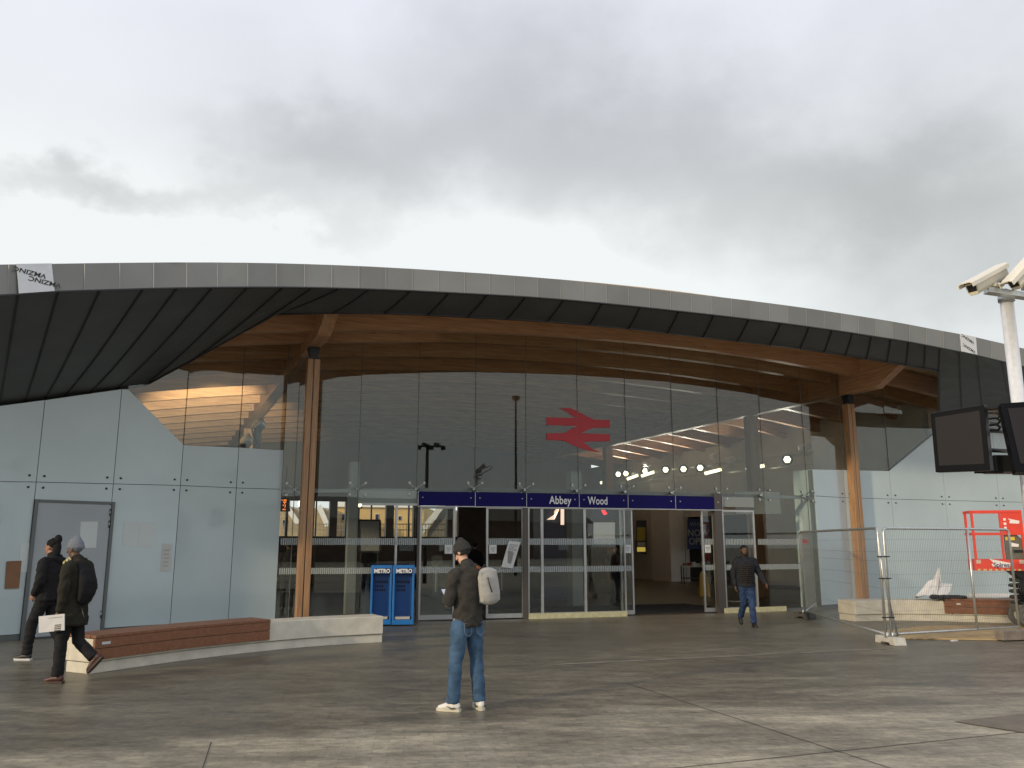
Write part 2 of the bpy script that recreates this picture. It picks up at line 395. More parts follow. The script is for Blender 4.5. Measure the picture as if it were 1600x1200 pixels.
# expansion joints and a drain line cut in the paving
M['groove'] = mat('paving_groove', (.06, .056, .048), .8)
mb = MB()
for a, b, w in (((980, 1068), (1420, 1210), .012), ((1040, 1202), (1620, 1142), .012), ((330, 1160), (312, 1215), .010), ((1200, 1046), (1640, 1090), .005)):
    p, q = G(*a), G(*b); d = (q - p).normalized(); s_ = Vector((-d.y, d.x, 0)) * w / 2
    mb.add([v + Vector((0, 0, .004)) for v in (p - s_, q - s_, q + s_, p + s_)], [(0, 1, 2, 3)])
tag(mb.build('paving_joints', M['groove']), kind='structure')
M['drain'] = mat('drain_channel', (.21, .195, .16), .6, 0, .3, 3., stretch=(1, 1, 1))
mb = MB(); p, q = G(860, 1039), G(1385, 1014); d = (q - p).normalized(); s_ = Vector((-d.y, d.x, 0)) * .05
mb.add([v + Vector((0, 0, .004)) for v in (p - s_, q - s_, q + s_, p + s_)], [(0, 1, 2, 3)])
tag(mb.build('drain_strip', M['drain']), kind='structure')
M['patch'] = mat('dark_patch', (.16, .135, .10), .6, 0, .2, 4)
mb = MB(); mb.add([v + Vector((0, 0, .008)) for v in (G(1490, 1128), G(1640, 1112), G(1660, 1150), G(1600, 1146))], [(0, 1, 2, 3)])
tag(mb.build('paving_darker_area', M['patch']), kind='structure')  # flat polygon, darker than the paving around it

# ------------------------------------------------------------------ facade line (plan) and picking points on it
FT = [(-160, 14.3), (-70, 14.85), (55, 15.8), (176, 16.85), (281, 17.75), (369, 18.4), (440, 18.85)]
def _gd(x):      # the glazed front stands on a very flat arc
    tx = (x - 800) / 1308.7; D = 20.
    for _ in range(30): D = 20.05 + .28 * tx * D + .010 * (tx * D) ** 2
    return D
FT += [(x, _gd(x)) for x in (460, 559, 651, 742, 822, 904, 980, 1054, 1127, 1194, 1261, 1273)]
FT += [(1320, 24.0), (1392, 24.7), (1476, 25.5), (1560, 26.3), (1660, 27.2)]
rr = ray(0, 768).y
FP = [Vector(((x - 800) / rr * D, D, 0)) for x, D in FT]
FX = [x for x, _ in FT]
def seg_n(i):
    d = (FP[i + 1] - FP[i]).normalized(); return Vector((d.y, -d.x, 0))
def F(x, y, off=0.):
    r = ray(x, y); tx = r.x / r.y; best = None
    for i in range(len(FP) - 1):
        a, b = FP[i], FP[i + 1]
        den = (b.x - a.x) - tx * (b.y - a.y)
        if abs(den) < 1e-9: continue
        k = (tx * a.y - a.x) / den
        if -1e-6 <= k <= 1 + 1e-6: best = (i, k); break
    if best is None: best = (0, (tx * FP[0].y - FP[0].x) / ((FP[1].x - FP[0].x) - tx * (FP[1].y - FP[0].y))) if tx < 0 else (len(FP) - 2, 1.)
    i, k = best; p = FP[i] + (FP[i + 1] - FP[i]) * k
    z = EYE + r.z / r.y * p.y
    q = p + seg_n(i) * off; q.z = z
    return q
def FI(x):      # index of facade vertex
    return FX.index(x)
# building frame
MID = Vector((2.7, 21, 0)); TH = R(22.9)
AX = Vector((-math.sin(TH), math.cos(TH), 0)); RX = Vector((math.cos(TH), math.sin(TH), 0))
def B(u, w, z): v = MID + RX * u + AX * w; v.z = z; return v
def zb(u): return 6.73 - .0068 * (u - .8) ** 2
def uof(p): return (p - MID).dot(RX)

bld = thing('station_building', 'railway station with curved zinc roof, larch posts and tall clear glass front', 'building', (MID.x, MID.y, 0))

# ---- roof: fascia, dark soffit, top
# rows: x, fascia top y, fascia bottom y, depth of fascia, soffit inner x, y, depth
RT = [(-260, 424, 478, 9.9, -330, 668, 13.6), (-130, 417, 468, 10.7, -180, 648, 14.4), (-40, 414, 462.5, 11.25, -60, 638, 15.05), (28, 413, 459, 11.65, 0, 632, 15.4), (90, 412, 454.5, 12.05, 40, 628, 15.75), (155, 411, 452.5, 12.45, 70, 624.5, 16.0),
      (222, 410.3, 450.5, 12.9, 100, 620, 16.3), (275, 410, 449.3, 13.2, 140, 614, 16.6), (330, 410, 448.5, 13.6, 182, 607.5, 16.95), (385, 410.5, 448, 13.95, 226, 601, 17.25), (440, 411.5, 448, 14.35, 300, 561, 16.75), (485, 412.8, 448.6, 14.65, 368, 523, 16.2),
      (528, 414.3, 449.6, 14.95, 430, 489.5, 15.75), (575, 416.3, 451, 15.2, 520, 487.5, 15.9), (640, 419.8, 453.4, 15.55, 600, 488, 16.2), (700, 423.6, 456.5, 15.8, 668, 490.5, 16.5), (760, 427.5, 459.6, 16.05, 730, 494, 16.8), (820, 432, 463, 16.35, 792, 497, 17.1),
      (880, 437, 467.5, 16.7, 855, 501, 17.4), (940, 443, 473, 17.0, 920, 506.5, 17.75), (1000, 449.5, 479, 17.35, 982, 512, 18.1), (1060, 456.5, 485.5, 17.7, 1043, 519, 18.5), (1115, 463, 491.5, 18.0, 1098, 525.5, 18.85), (1170, 469.5, 498, 18.35, 1152, 531.5, 19.2),
      (1220, 476, 504, 18.7, 1203, 537.5, 19.55), (1264, 482, 510, 19.0, 1250, 543.5, 19.85), (1300, 487.3, 515, 19.25, 1288, 549, 20.1), (1332, 492.2, 519.7, 19.5, 1321, 554, 20.35), (1362, 497, 524.5, 19.7, 1354, 559.5, 20.6), (1392, 502, 529, 19.9, 1386, 564.5, 20.8),
      (1420, 507, 533.5, 20.1, 1416, 569.5, 21.0), (1446, 512, 538.5, 20.25, 1444, 574.5, 21.2), (1469, 516.5, 543, 20.4, 1467, 579, 21.4), (1470, 516.6, 543.2, 20.41, 1468, 655, 24.6), (1499, 521.7, 549, 20.6, 1503, 645, 24.8), (1527, 527.5, 555, 20.8, 1535, 640, 25.1),
      (1565, 536.3, 564, 21.05, 1580, 636, 25.5), (1610, 547, 575, 21.3, 1630, 634, 25.9), (1700, 570, 598, 21.8, 1730, 648, 26.6)]
T_ = [P(r[0], r[1], r[3]) for r in RT]; B_ = [P(r[0], r[2], r[3]) for r in RT]; S_ = [P(r[4], r[5], r[6]) for r in RT]
roof = MB()
for i in range(len(RT)):
    roof.v += [T_[i], T_[i] + AX * 1.2 + Vector((0, 0, .12)), T_[i] + AX * 3.2 + Vector((0, 0, .62)), T_[i] + AX * 23 + Vector((0, 0, .55))]
for i in range(len(RT) - 1):
    for k in range(3): roof.f.append((i * 4 + k, i * 4 + k + 1, i * 4 + k + 5, i * 4 + k + 4)); roof.smooth.append(True)
roof_o = roof.build('roof', M['zinc'], bld)
# fascia: separate folded zinc panels with standing joints
def interp(A, n):
    """resample the polyline evenly"""
    L_ = [0]
    for i in range(len(A) - 1): L_.append(L_[-1] + (A[i + 1] - A[i]).length)
    return L_
fa = MB(); jt = MB(); shade = []
Ls = interp(B_, 0); tot = Ls[-1]; npan = int(tot / .52)
def at(A, s):
    for i in range(len(Ls) - 1):
        if s <= Ls[i + 1] or i == len(Ls) - 2:
            k = (s - Ls[i]) / (Ls[i + 1] - Ls[i]); return A[i].lerp(A[i + 1], k)
zshade = []
for j in range(npan):
    s0, s1 = tot * j / npan, tot * (j + 1) / npan
    a, b, c, d = at(B_, s0 + .003), at(B_, s1 - .003), at(T_, s1 - .003), at(T_, s0 + .003)
    nrm = (b - a).cross(d - a).normalized(); jit = nrm * random.uniform(-.004, .004); jit2 = nrm * random.uniform(-.004, .004)
    fa.prism([a + jit, b + jit2, c + jit, d + jit2], -nrm * .03 if nrm.y < 0 else nrm * .03)
    if j % 1 == 0:
        e = at(B_, s1) ; g = at(T_, s1); o_ = (-nrm if nrm.y > 0 else nrm) * .004
        jt.bar(e + o_, g + o_, .008, .012)
fascia = fa.build('fascia', M['zinc'], roof_o)
ca = fascia.data.attributes.new('tone', 'FLOAT', 'FACE')
vals = []
for j in range(npan):
    q = random.choice([.92, .97, 1.0, 1.03, 1.10]); vals += [q] * 6
ca.data.foreach_set('value', vals)
zm = M['zinc'].copy(); zm.name = 'zinc_panels'; zt = zm.node_tree; an = zt.nodes.new('ShaderNodeAttribute'); an.attribute_name = 'tone'
pbz = zt.nodes['Principled BSDF']; lk = pbz.inputs['Base Color'].links[0]; src = lk.from_socket
sv = zt.nodes.new('ShaderNodeVectorMath'); sv.operation = 'SCALE'; zt.links.new(src, sv.inputs[0]); zt.links.new(an.outputs['Fac'], sv.inputs['Scale']); zt.links.new(sv.outputs[0], pbz.inputs['Base Color'])
fascia.data.materials[0] = zm
jt.build('fascia_joints', mat('light_joint', (.34, .34, .33), .4, .3), roof_o)
# drip edge: thin dark line under the fascia
de = MB()
for i in range(len(B_) - 1): de.bar(B_[i] + Vector((0, -.012, -.016)), B_[i + 1] + Vector((0, -.012, -.016)), .05, .022)
de.build('drip_edge', M['seam'], roof_o)
sf = MB(); K = 6
def bow(i, k):
    q = k / K; p = B_[i].lerp(S_[i], q); Lw = (S_[i] - B_[i]).length
    p = p + Vector((0, 0, -.018 * Lw * math.sin(math.pi * q)))
    return p + Vector((0, .02 * (1 - q), 0))
for i in range(len(RT)): sf.v += [bow(i, k) for k in range(K + 1)]
for i in range(len(RT) - 1):
    for k in range(K): a = i * (K + 1) + k; sf.f.append((a, a + 1, a + K + 2, a + K + 1)); sf.smooth.append(False)
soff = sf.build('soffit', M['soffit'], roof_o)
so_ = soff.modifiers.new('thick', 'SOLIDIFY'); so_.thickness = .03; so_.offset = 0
sm_ = MB()
for i in range(len(RT)):
    if i == 33: continue
    pts = [bow(i, k) + Vector((0, 0, -.022)) for k in range(K + 1)]
    for k in range(K): sm_.bar(pts[k], pts[k + 1], .022, .035)
sm_.build('soffit_seams', M['seam'], roof_o)
# edge trim along the inner rim of the soffit
et = MB()
for i in range(len(RT) - 1):
    a, b = S_[i], S_[i + 1]
    et.bar(a + Vector((0, 0, -.01)), b + Vector((0, 0, -.01)), .05, .05)
et.build('soffit_trim', M['seam'], roof_o)
# upstand closing the gap between soffit rim and ceiling boards
up_ = MB()
for i in range(9, len(RT) - 5):
    a, b = S_[i] + AX * .03, S_[i + 1] + AX * .03
    if i == 32: continue
    za, zc = max(zb(uof(a)) + .58, a.z + .1), max(zb(uof(b)) + .58, b.z + .1)
    up_.add([a, b, Vector((b.x, b.y, zc)), Vector((a.x, a.y, zc))], [(0, 1, 2, 3)])
up_.build('rim_upstand', M['glulam'], roof_o)

# ---- ceiling boards and beams
dk = MB(); US = [-17 + 34 * i / 34 for i in range(35)]; WS = [-2.9, 0, 4, 8, 12, 16, 20, 24.2]
for u in US:
    for w in WS: dk.v.append(B(u, w, zb(u) + .52 if w > -2.5 else zb(u) + .62))
nw = len(WS)
for i in range(len(US) - 1):
    for k in range(nw - 1): a = i * nw + k; dk.f.append((a, a + 1, a + nw + 1, a + nw)); dk.smooth.append(True)
ceil_o = dk.build('ceiling', M['deck'], bld)
md = ceil_o.modifiers.new('thick', 'SOLIDIFY'); md.thickness = .06; md.offset = 1
for w in (-.6, .55, 2.3, 4.1, 5.9, 7.7, 9.5, 11.3, 13.1, 14.9, 16.7, 18.5, 20.3, 22.1):
    m_ = MB(); n = 30; u0, u1 = -12.5 if w > 1 else -9.8, 13.5
    hw = .1
    for i in range(n + 1):
        u = u0 + (u1 - u0) * i / n
        m_.v += [B(u, w - hw, zb(u)), B(u, w + hw, zb(u)), B(u, w + hw, zb(u) + .515), B(u, w - hw, zb(u) + .515)]
    for i in range(n):
        for k in range(4): a = i * 4; m_.f.append((a + k, a + (k + 1) % 4, a + 4 + (k + 1) % 4, a + 4 + k)); m_.smooth.append(False)
    m_.f += [(0, 3, 2, 1), (n * 4, n * 4 + 1, n * 4 + 2, n * 4 + 3)]; m_.smooth += [False] * 2
    m_.build('beam', M['glulam'], bld)
for u, zc in ((-7.7, 6.0), (7.7, 6.0)):
    m_ = MB(); zt_ = zb(u) + .51
    w0, w1 = -2.35, 23.9
    # the nose is cut on a slant: top reaches further out than the bottom
    prof = [(w0, zt_ - .30), (w0 + 1.15, zc), (w1, zc), (w1, zt_), (w0, zt_)]
    m_.prism([B(u - .14, w, z) for w, z in prof], RX * .28)
    m_.build('main_beam', M['glulam_y'], bld, bevel=.006)
# posts in front of the glass: two halves with a dark slot, steel shoe and head
for px, py, D in ((481, 750, 18.0), (1336, 770, 24.0)):
    c = P(px, py, D); c.z = 0
    po = MB()
    for s in (-1, 1): po.box(c + RX * s * .072 + Vector((0, 0, 2.955)), (.126, .22, 5.55), TH)
    p_o = po.build('post', M['post'], bld, bevel=.012)
    sl = MB(); sl.box(c + Vector((0, 0, 2.95)), (.025, .17, 5.54), TH); sl.build('post_slot', M['black'], p_o)
    hd = MB(); hd.box(c + Vector((0, 0, 5.745)), (.29, .24, .025), TH)
    m3 = Matrix.Rotation(TH, 3, 'Z')
    hd.prism([c + m3 @ Vector((x, -.12, z)) for x, z in ((-.07, 5.76), (.07, 5.76), (.13, 5.99), (-.13, 5.99))], m3 @ Vector((0, .24, 0)))
    hd.build('post_head', M['darkmetal'], p_o)
    sh = MB(); sh.box(c + Vector((0, 0, .09)), (.30, .24, .18), TH); sh.build('post_shoe', M['darkmetal'], p_o)
for u, w in ((7.7, 4.34), (7.7, 14.2), (-7.7, 14.2)):
    po = MB(); po.box(B(u, w, 2.99), (.36, .3, 5.98), TH); po.build('inner_post', M['post'], bld, bevel=.01)

# ---- painted glass cladding, left and right
def zpt(i, x, y):  # facade vertex i raised to the height seen at pixel (x, y)
    return Vector((FP[i].x, FP[i].y, F(x, y).z))
def panel(poly, i, name, material, parent, th=.02, off=0., shrink=.006):
    n = seg_n(i); c = sum(poly, Vector()) / len(poly)
    pts = []
    for p in poly:
        d = c - p; d.z = 0 if abs(d.z) < .01 else d.z
        e = (FP[i + 1] - FP[i]).normalized(); s = d.dot(e)
        q = p + e * (shrink if s > 0 else -shrink) + Vector((0, 0, shrink if d.z > 0 else -shrink)) + n * off
        pts.append(q)
    m_ = MB(); m_.prism(pts, -n * th)
    return m_.build(name, material, parent)
def seam_z(i): return {0: 2.80, 1: 2.82, 2: 2.87, 3: 2.91, 4: 2.94, 5: 2.93, 6: 2.93}.get(i, 3.01)
left_top = {0: (-160, 649), 1: (-66, 640), 2: (68, 624.5), 3: (188, 607.5), 4: (285, 695), 5: (376, 699), 6: (442, 703)}
clads = MB()
for i in range(6):
    zs0, zs1 = seam_z(i), seam_z(i + 1)
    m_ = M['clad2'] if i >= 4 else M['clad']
    a, b = FP[i], FP[i + 1]
    v3 = lambda p, z: Vector((p.x, p.y, z))
    if i == 2:   # the lower panel is cut round the door
        pass
    panel([v3(a, .10), v3(b, .10), v3(b, zs1), v3(a, zs0)], i, 'cladding_panel', m_, bld)
    top = [zpt(i, *left_top[i]), zpt(i + 1, *left_top[i + 1])]
    poly = [v3(a, zs0), v3(b, zs1), top[1]]
    if i == 3: poly.append(F(200, 608))
    poly.append(top[0])
    panel(poly, i, 'cladding_panel', m_, bld)
right_top = {18: (1271, 733), 19: (1318, 734), 20: (1388, 735.5), 21: (1470, 672), 22: (1560, 612), 23: (1660, 560)}
for i in range(18, 23):
    a, b = FP[i], FP[i + 1]; zs = 3.02
    panel([v3(a, .10), v3(b, .10), v3(b, zs), v3(a, zs)], i, 'cladding_panel', M['clad'], bld)
    panel([v3(a, zs), v3(b, zs), zpt(i + 1, *right_top[i + 1]), zpt(i, *right_top[i])], i, 'cladding_panel', M['clad'], bld)
# fixing discs at the corners of the cladding panels
fx = MB()
def disc(i, s, z, r=.022):
    a = FP[i]
    for j, sg in ((i - 1, -1), (i, 1)):
        if j < 0 or j >= len(FP) - 1: continue
        e = (FP[j + 1] - FP[j]).normalized() * sg * s; n = seg_n(j)
        c = Vector((a.x, a.y, z)) + e
        fx.tube([c - n * .01, c + n * .018], r, 10)
for i in range(1, 6):
    for dz in (-.10, .12): disc(i, .13, seam_z(i) + dz)
for i in range(19, 23):
    for dz in (-.11, .11): disc(i, .15, 3.02 + dz)
fx.build('cladding_fixings', M['darkmetal'], bld)
# lining walls behind the cladding, plinth
bk = MB()
for i in list(range(6)):
    n = seg_n(i); a, b = FP[i] - n * .035, FP[i + 1] - n * .035
    ta, tb = zpt(i, *left_top[i]).z - .02, zpt(i + 1, *left_top[i + 1]).z - .02
    poly = [v3(a, 0), v3(b, 0), v3(b, tb)]
    if i == 3: q = F(200, 608) - n * .035; q.z -= .02; poly.append(q)
    poly.append(v3(a, ta)); bk.prism(poly, -n * .14)
bk.build('lining_wall', M['joint'], bld); bk = MB()
for i in range(18, 23):
    n = seg_n(i); a, b = FP[i] - n * .035, FP[i + 1] - n * .035
    bk.prism([v3(a, 0), v3(b, 0), v3(b, zpt(i + 1, *right_top[i + 1]).z - .02), v3(a, zpt(i, *right_top[i]).z - .02)], -n * .14)
bk.build('lining_wall', M['joint'], bld)
for rng_ in (range(6), range(18, 23)):
  pl_ = MB()
  for i in rng_:
    n = seg_n(i); pl_.prism([v3(FP[i] - n * .01, 0), v3(FP[i + 1] - n * .01, 0), v3(FP[i + 1] - n * .01, .095), v3(FP[i] - n * .01, .095)], -n * .02)
  pl_.build('plinth', M['frame'], bld)
# end return of each cladding wall
for i, z in ((6, zpt(6, *left_top[6]).z), (18, zpt(18, *right_top[18]).z)):
    rt = MB(); sgn = -1 if i == 6 else 1
    e = (FP[i] - FP[i - 1]).normalized() if i == 6 else (FP[i + 1] - FP[i]).normalized()
    c = FP[i] + e * (sgn * .012) + AX * .42
    rt.box(Vector((c.x, c.y, z / 2)), (.02, .8, z), TH)
    rt.build('wall_return', M['clad'], bld)

# ---- clear glass above and between
def topz(p): return min(zb(uof(p)) + .5, 7.2)
GZ = 3.01
def gz(i): return {4: 2.94, 5: 2.93, 6: 2.93, 7: 2.935, 8: 2.965, 9: 2.99}.get(i, GZ)
gpan = []
def gl_panel(poly, i, name='glass_panel', off=0.):
    o = panel(poly, i, name, M['glass'], bld, th=.016, off=off, shrink=.005); gpan.append(o); return o
gl_panel([F(200, 608), zpt(4, 285, 695), v3(FP[4], topz(FP[4])), v3(F(200, 608), 5.3)], 3)
for i in (4, 5): gl_panel([zpt(i, *left_top[i]), zpt(i + 1, *left_top[i + 1]), v3(FP[i + 1], topz(FP[i + 1])), v3(FP[i], topz(FP[i]))], i)
for i in range(6, 18):
    a, b = FP[i], FP[i + 1]
    gl_panel([v3(a, gz(i)), v3(b, gz(i + 1)), v3(b, topz(b)), v3(a, topz(a))], i)
    if i in (6, 7, 8, 16, 17): gl_panel([v3(a, .06), v3(b, .06), v3(b, gz(i + 1)), v3(a, gz(i))], i)
for i in range(18, 22):
    a, b = FP[i], FP[i + 1]
    gl_panel([zpt(i, *right_top[i]), zpt(i + 1, *right_top[i + 1]), v3(b, max(topz(b), zpt(i + 1, *right_top[i + 1]).z + .1)), v3(a, topz(a))], i)
# spider fittings: four arms and a post behind each glass joint
for i in list(range(7, 18)):
    p = v3(FP[i], gz(i)); n = seg_n(i); e = (FP[i + 1] - FP[i]).normalized(); m_ = MB()
    for sx in (-1, 1):
        for sz in (-1, 1):
            q = p + e * sx * .17 + Vector((0, 0, sz * .13)) - n * .05
            m_.tube([p - n * .14, q - n * .03], [.022, .012], 6)
            m_.tube([q - n * .03, q + n * .085], .012, 6); m_.tube([q + n * .055, q + n * .072], .03, 10)
    m_.tube([p - n * .30, p - n * .10], .035, 8)
    m_.build('spider_fitting', M['steel'], bld)
# horizontal glass fins / transom behind the joint line
tr = MB()
for i in range(6, 18):
    n = seg_n(i); a, b = v3(FP[i], gz(i)) - n * .30, v3(FP[i + 1], gz(i + 1)) - n * .30
    tr.bar(a + Vector((0, 0, -.02)), b + Vector((0, 0, -.02)), .12, .09)
tr.build('transom', mat('transom_grey', (.20, .22, .22), .4, .2), bld)
# joints between upper glass sheets
gj = MB()
for i in range(4, 21):
    if i == 18: continue
    z0 = zpt(i, *left_top[i]).z if i in left_top else gz(i)
    if i >= 18: z0 = zpt(i, *right_top[i]).z
    gj.bar(v3(FP[i], z0) + seg_n(i) * .004, v3(FP[i], topz(FP[i])) + seg_n(i) * .004, .012, .012)
for i in (7, 8, 17): gj.bar(v3(FP[i], .06) + seg_n(i) * .004, v3(FP[i], gz(i)) + seg_n(i) * .004, .014, .014)
gj.build('silicone_joints', mat('silicone', (.10, .11, .11), .5), bld)

# ---- entrances
Z_HEAD = F(653, 790).z
M['band'] = None
bm_ = bpy.data.materials.new('frosted_dashes'); bm_.use_nodes = True; bt = bm_.node_tree; bt.nodes.clear()
bo = bt.nodes.new('ShaderNodeOutputMaterial'); bmx = bt.nodes.new('ShaderNodeMixShader'); btr = bt.nodes.new('ShaderNodeBsdfTransparent'); bdf = bt.nodes.new('ShaderNodeBsdfDiffuse')
bdf.inputs[0].default_value = (.50, .55, .55, 1)
btc = bt.nodes.new('ShaderNodeTexCoord'); bwv = bt.nodes.new('ShaderNodeTexWave'); bwv.inputs['Scale'].default_value = 7.0; bwv.inputs['Distortion'].default_value = 0
bcr = bt.nodes.new('ShaderNodeMapRange'); bcr.inputs['From Min'].default_value = .35; bcr.inputs['From Max'].default_value = .55; bcr.inputs['To Min'].default_value = .22; bcr.inputs['To Max'].default_value = .52
bt.links.new(btc.outputs['Object'], bwv.inputs['Vector']); bt.links.new(bwv.outputs['Fac'], bcr.inputs['Value']); bt.links.new(bcr.outputs[0], bmx.inputs[0])
bt.links.new(btr.outputs[0], bmx.inputs[1]); bt.links.new(bdf.outputs[0], bmx.inputs[2]); bt.links.new(bmx.outputs[0], bo.inputs[0])
M['band'] = bm_
def bands(mb, x0, x1, off):
    i = None
    xs = [x0] + [x for x in FX if x0 < x < x1] + [x1]
    for a, b in zip(xs, xs[1:]):
        for yc, hh in ((1.775, .15), (1.13, .135)):
            p, q = F(a, 850, off), F(b, 850, off)
            mb.bar(v3(p, yc), v3(q, yc), .003, hh)
bd = MB(); bands(bd, 438, 653, .012); bd.build('glass_band', M['band'], bld)
bd = MB(); bands(bd, 1184, 1266, .012); bd.build('glass_band', M['band'], bld)
def leaf(x0, x1, off, zt, name='sliding_door', note=None, w=.045, z0=.03):
    m_ = MB(); a, b = F(x0, 870, off), F(x1, 870, off); e = (b - a); e.z = 0; e.normalize(); n = Vector((e.y, -e.x, 0))
    a, b = v3(a, 0), v3(b, 0)
    for p in (a + e * w / 2, b - e * w / 2): m_.bar(v3(p, z0), v3(p, zt), .05, w, up=e)
    m_.bar(v3(a + e * w, zt - w / 2), v3(b - e * w, zt - w / 2), .046, w); m_.bar(v3(a + e * w, z0 + .05), v3(b - e * w, z0 + .05), .046, .10)
    o = m_.build(name, M['alu'], bld)
    g_ = MB(); g_.prism([v3(a + e * w, z0 + .1), v3(b - e * w, z0 + .1), v3(b - e * w, zt - w), v3(a + e * w, zt - w)], -n * .012); g_.build('pane', M['glass'], o)
    for yc, hh in ((1.775, .15), (1.13, .135)): MB().bar(v3(a + e * w + n * .006, yc), v3(b - e * w + n * .006, yc), .003, hh).build('glass_band', M['band'], o)
    if note:
        q = (a + e * (w + .11)) if note < 0 else (b - e * (w + .11)); q = q + n * .03
        t_ = MB(); t_.bar(v3(q - e * .09, 1.60), v3(q + e * .09, 1.60), .004, .20); nt_ = t_.build('door_notice', M['paper'], o)
        l_ = MB()
        for k, ww in ((.03, .06), (0, .05), (-.04, .03)): l_.bar(v3(q + n * .004 - e * ww, 1.60 + k), v3(q + n * .004 + e * ww, 1.60 + k), .002, .008)
        l_.build('notice_print', M['ink'], o)
    return o
leaf(655, 711, -.03, Z_HEAD - .01, note=1)
leaf(760, 819, -.03, Z_HEAD - .01, note=-1)
leaf(825, 847, .0, Z_HEAD - .01, 'side_light', w=.03)
leaf(847, 914, .0, Z_HEAD - .01, 'side_light', w=.03)
leaf(914, 977, .0, Z_HEAD - .01, 'side_light', w=.03)
leaf(972, 992, -.10, Z_HEAD - .01, note=1, w=.04)
leaf(1101, 1121, -.10, Z_HEAD - .01, note=-1, w=.04)
leaf(1130, 1181, .0, F(1150, 797).z, 'hinged_door', w=.05)
leaf(655, 711, -.11, Z_HEAD - .02, 'inner_sliding_door', w=.04)
for x in (820.5, 1124):
    hd = MB(); p = F(x, 870, -.01); hd.bar(v3(p, 0), v3(p, GZ if x > 1000 else Z_HEAD), .12, .12 if x < 1000 else .22, up=seg_n(11) if x < 1000 else RX); hd.build('entrance_post', M['brownframe'], bld)
hd = MB(); p = F(653, 870, 0); hd.bar(v3(p, 0), v3(p, Z_HEAD), .06, .05, up=RX); hd.build('entrance_post', M['brownframe'], bld)
hh = MB(); xs = [653, 742, 822, 904, 980, 1054, 1127]
for a, b in zip(xs, xs[1:]):
    p, q = F(a, 800, -.12), F(b, 800, -.12); hh.bar(v3(p, Z_HEAD + .14), v3(q, Z_HEAD + .14), .26, .22)
hh.build('door_header', M['brownframe'], bld)
h2 = MB(); p, q = F(560, 800, -.1), F(652, 800, -.1); h2.bar(v3(p, 2.78), v3(q, 2.78), .05, .30)
h2.build('over_panel', mat('over_panel_grey', (.26, .285, .28), .4), bld); h2 = MB()
p, q = F(1129, 800, -.02), F(1178, 800, -.02); h2.bar(v3(p, 2.80), v3(q, 2.80), .08, .26)
h2.build('over_panel', MATS['over_panel_grey'], bld)
fr = MB()
for x in (618, ): p = F(x, 870, -.02); fr.bar(v3(p, .05), v3(p, 2.62), .05, .05, up=RX)
p, q = F(565, 800, -.03), F(652, 800, -.03); fr.bar(v3(p, 2.62), v3(q, 2.62), .05, .05)
fr.build('mullion', M['alu'], bld)
for a, b in ((825, 978), (1130, 1226)):
    st = MB()
    xs = [a] + [x for x in FX if a < x < b] + [b]
    for c, d in zip(xs, xs[1:]): p, q = F(c, 950, .05), F(d, 950, .05); st.bar(v3(p, .06), v3(q, .06), .05, .12)
    st.build('threshold_strip', M['cream'], bld)
st = MB()
for i in (6, 7, 8, 16, 17): n = seg_n(i); st.bar(v3(FP[i], .03) , v3(FP[i + 1], .03), .05, .06)
st.build('base_rail', M['frame'], bld)

# ---- plain door in the left cladding
def fbar(mb, x0, y0, x1, y1, w, d, off): mb.bar(F(x0, y0, off), F(x1, y1, off), w, d, up=(0, 0, 1))
def fpoly(mb, pts, off, th):
    ps = [F(x, y, off) for x, y in pts]; n = (ps[1] - ps[0]).cross(ps[-1] - ps[0]).normalized()
    if n.y > 0: n = -n
    mb.prism(ps, -n * th)
dl = MB(); a, b = F(47, 900, .03), F(163, 900, .03); e = (b - a).normalized(); zt = F(110, 787).z
a, b = v3(a, 0), v3(b, 0); e = (b - a).normalized(); n = Vector((e.y, -e.x, 0))
d_o = MB().prism([v3(a, .03), v3(b, .03), v3(b, zt), v3(a, zt)], -n * .022).build('door', M['door'], bld)
f_ = MB()
for p in (a - e * .035, b + e * .035): f_.bar(v3(p, .0), v3(p, zt + .06), .06, .06, up=e)
f_.bar(v3(a, zt + .035), v3(b, zt + .035), .058, .05); f_.build('door_frame', M['frame'], d_o)
for z in (zt - .22, zt - .45, .3):
    h_ = MB(); h_.tube([v3(b - e * .015, z) + n * .012, v3(b - e * .015, z + .14) + n * .012], .014, 8)
    h_.build('hinge', M['steel'], d_o)
k_ = MB(); k_.ell(v3(b - e * .25, .62) + n * .02, (.02, .02, .02)); k_.build('lock', M['white'], d_o)

# ------------------------------------------------------------------ name sign and symbol
sg = thing('station_sign', 'long dark blue sign band reading Abbey Wood over the entrance doors', 'sign', tuple(v3(F(890, 800, .1), 2.8)))
ZS0, ZS1 = Z_HEAD + .0, Z_HEAD + .325
xs = [653, 742, 822, 904, 980, 1054, 1127]
for a, b in zip(xs, xs[1:]):
    i = FX.index(a) if a in FX else [k for k in range(len(FX)) if FX[k] <= a][-1]
    p, q = F(a + .4, 782, .045), F(b - .4, 782, .045); n = seg_n([k for k in range(len(FX)) if FX[k] <= a + 2][-1])
    MB().prism([v3(p, ZS0), v3(q, ZS0), v3(q, ZS1), v3(p, ZS1)], -n * .02).build('sign_panel', M['blue'], sg)
tr = MB()
for a, b in zip(xs, xs[1:]):
    p, q = F(a, 782, .045), F(b, 782, .045); tr.bar(v3(p, ZS0 - .018), v3(q, ZS0 - .012), .04, .02)
for x in xs: p = F(x, 782, .048); tr.bar(v3(p, ZS0), v3(p, ZS1), .012, .012)
tr.build('sign_trim', M['alu'], sg)
bt_ = MB()
for a, b in zip(xs, xs[1:]):
    for x in (a + 7, b - 7): p = F(x, 782, .05); n = seg_n([k for k in range(len(FX)) if FX[k] <= x][-1]); p = v3(p, ZS0 + .19); bt_.tube([p, p + n * .012], .011, 8)
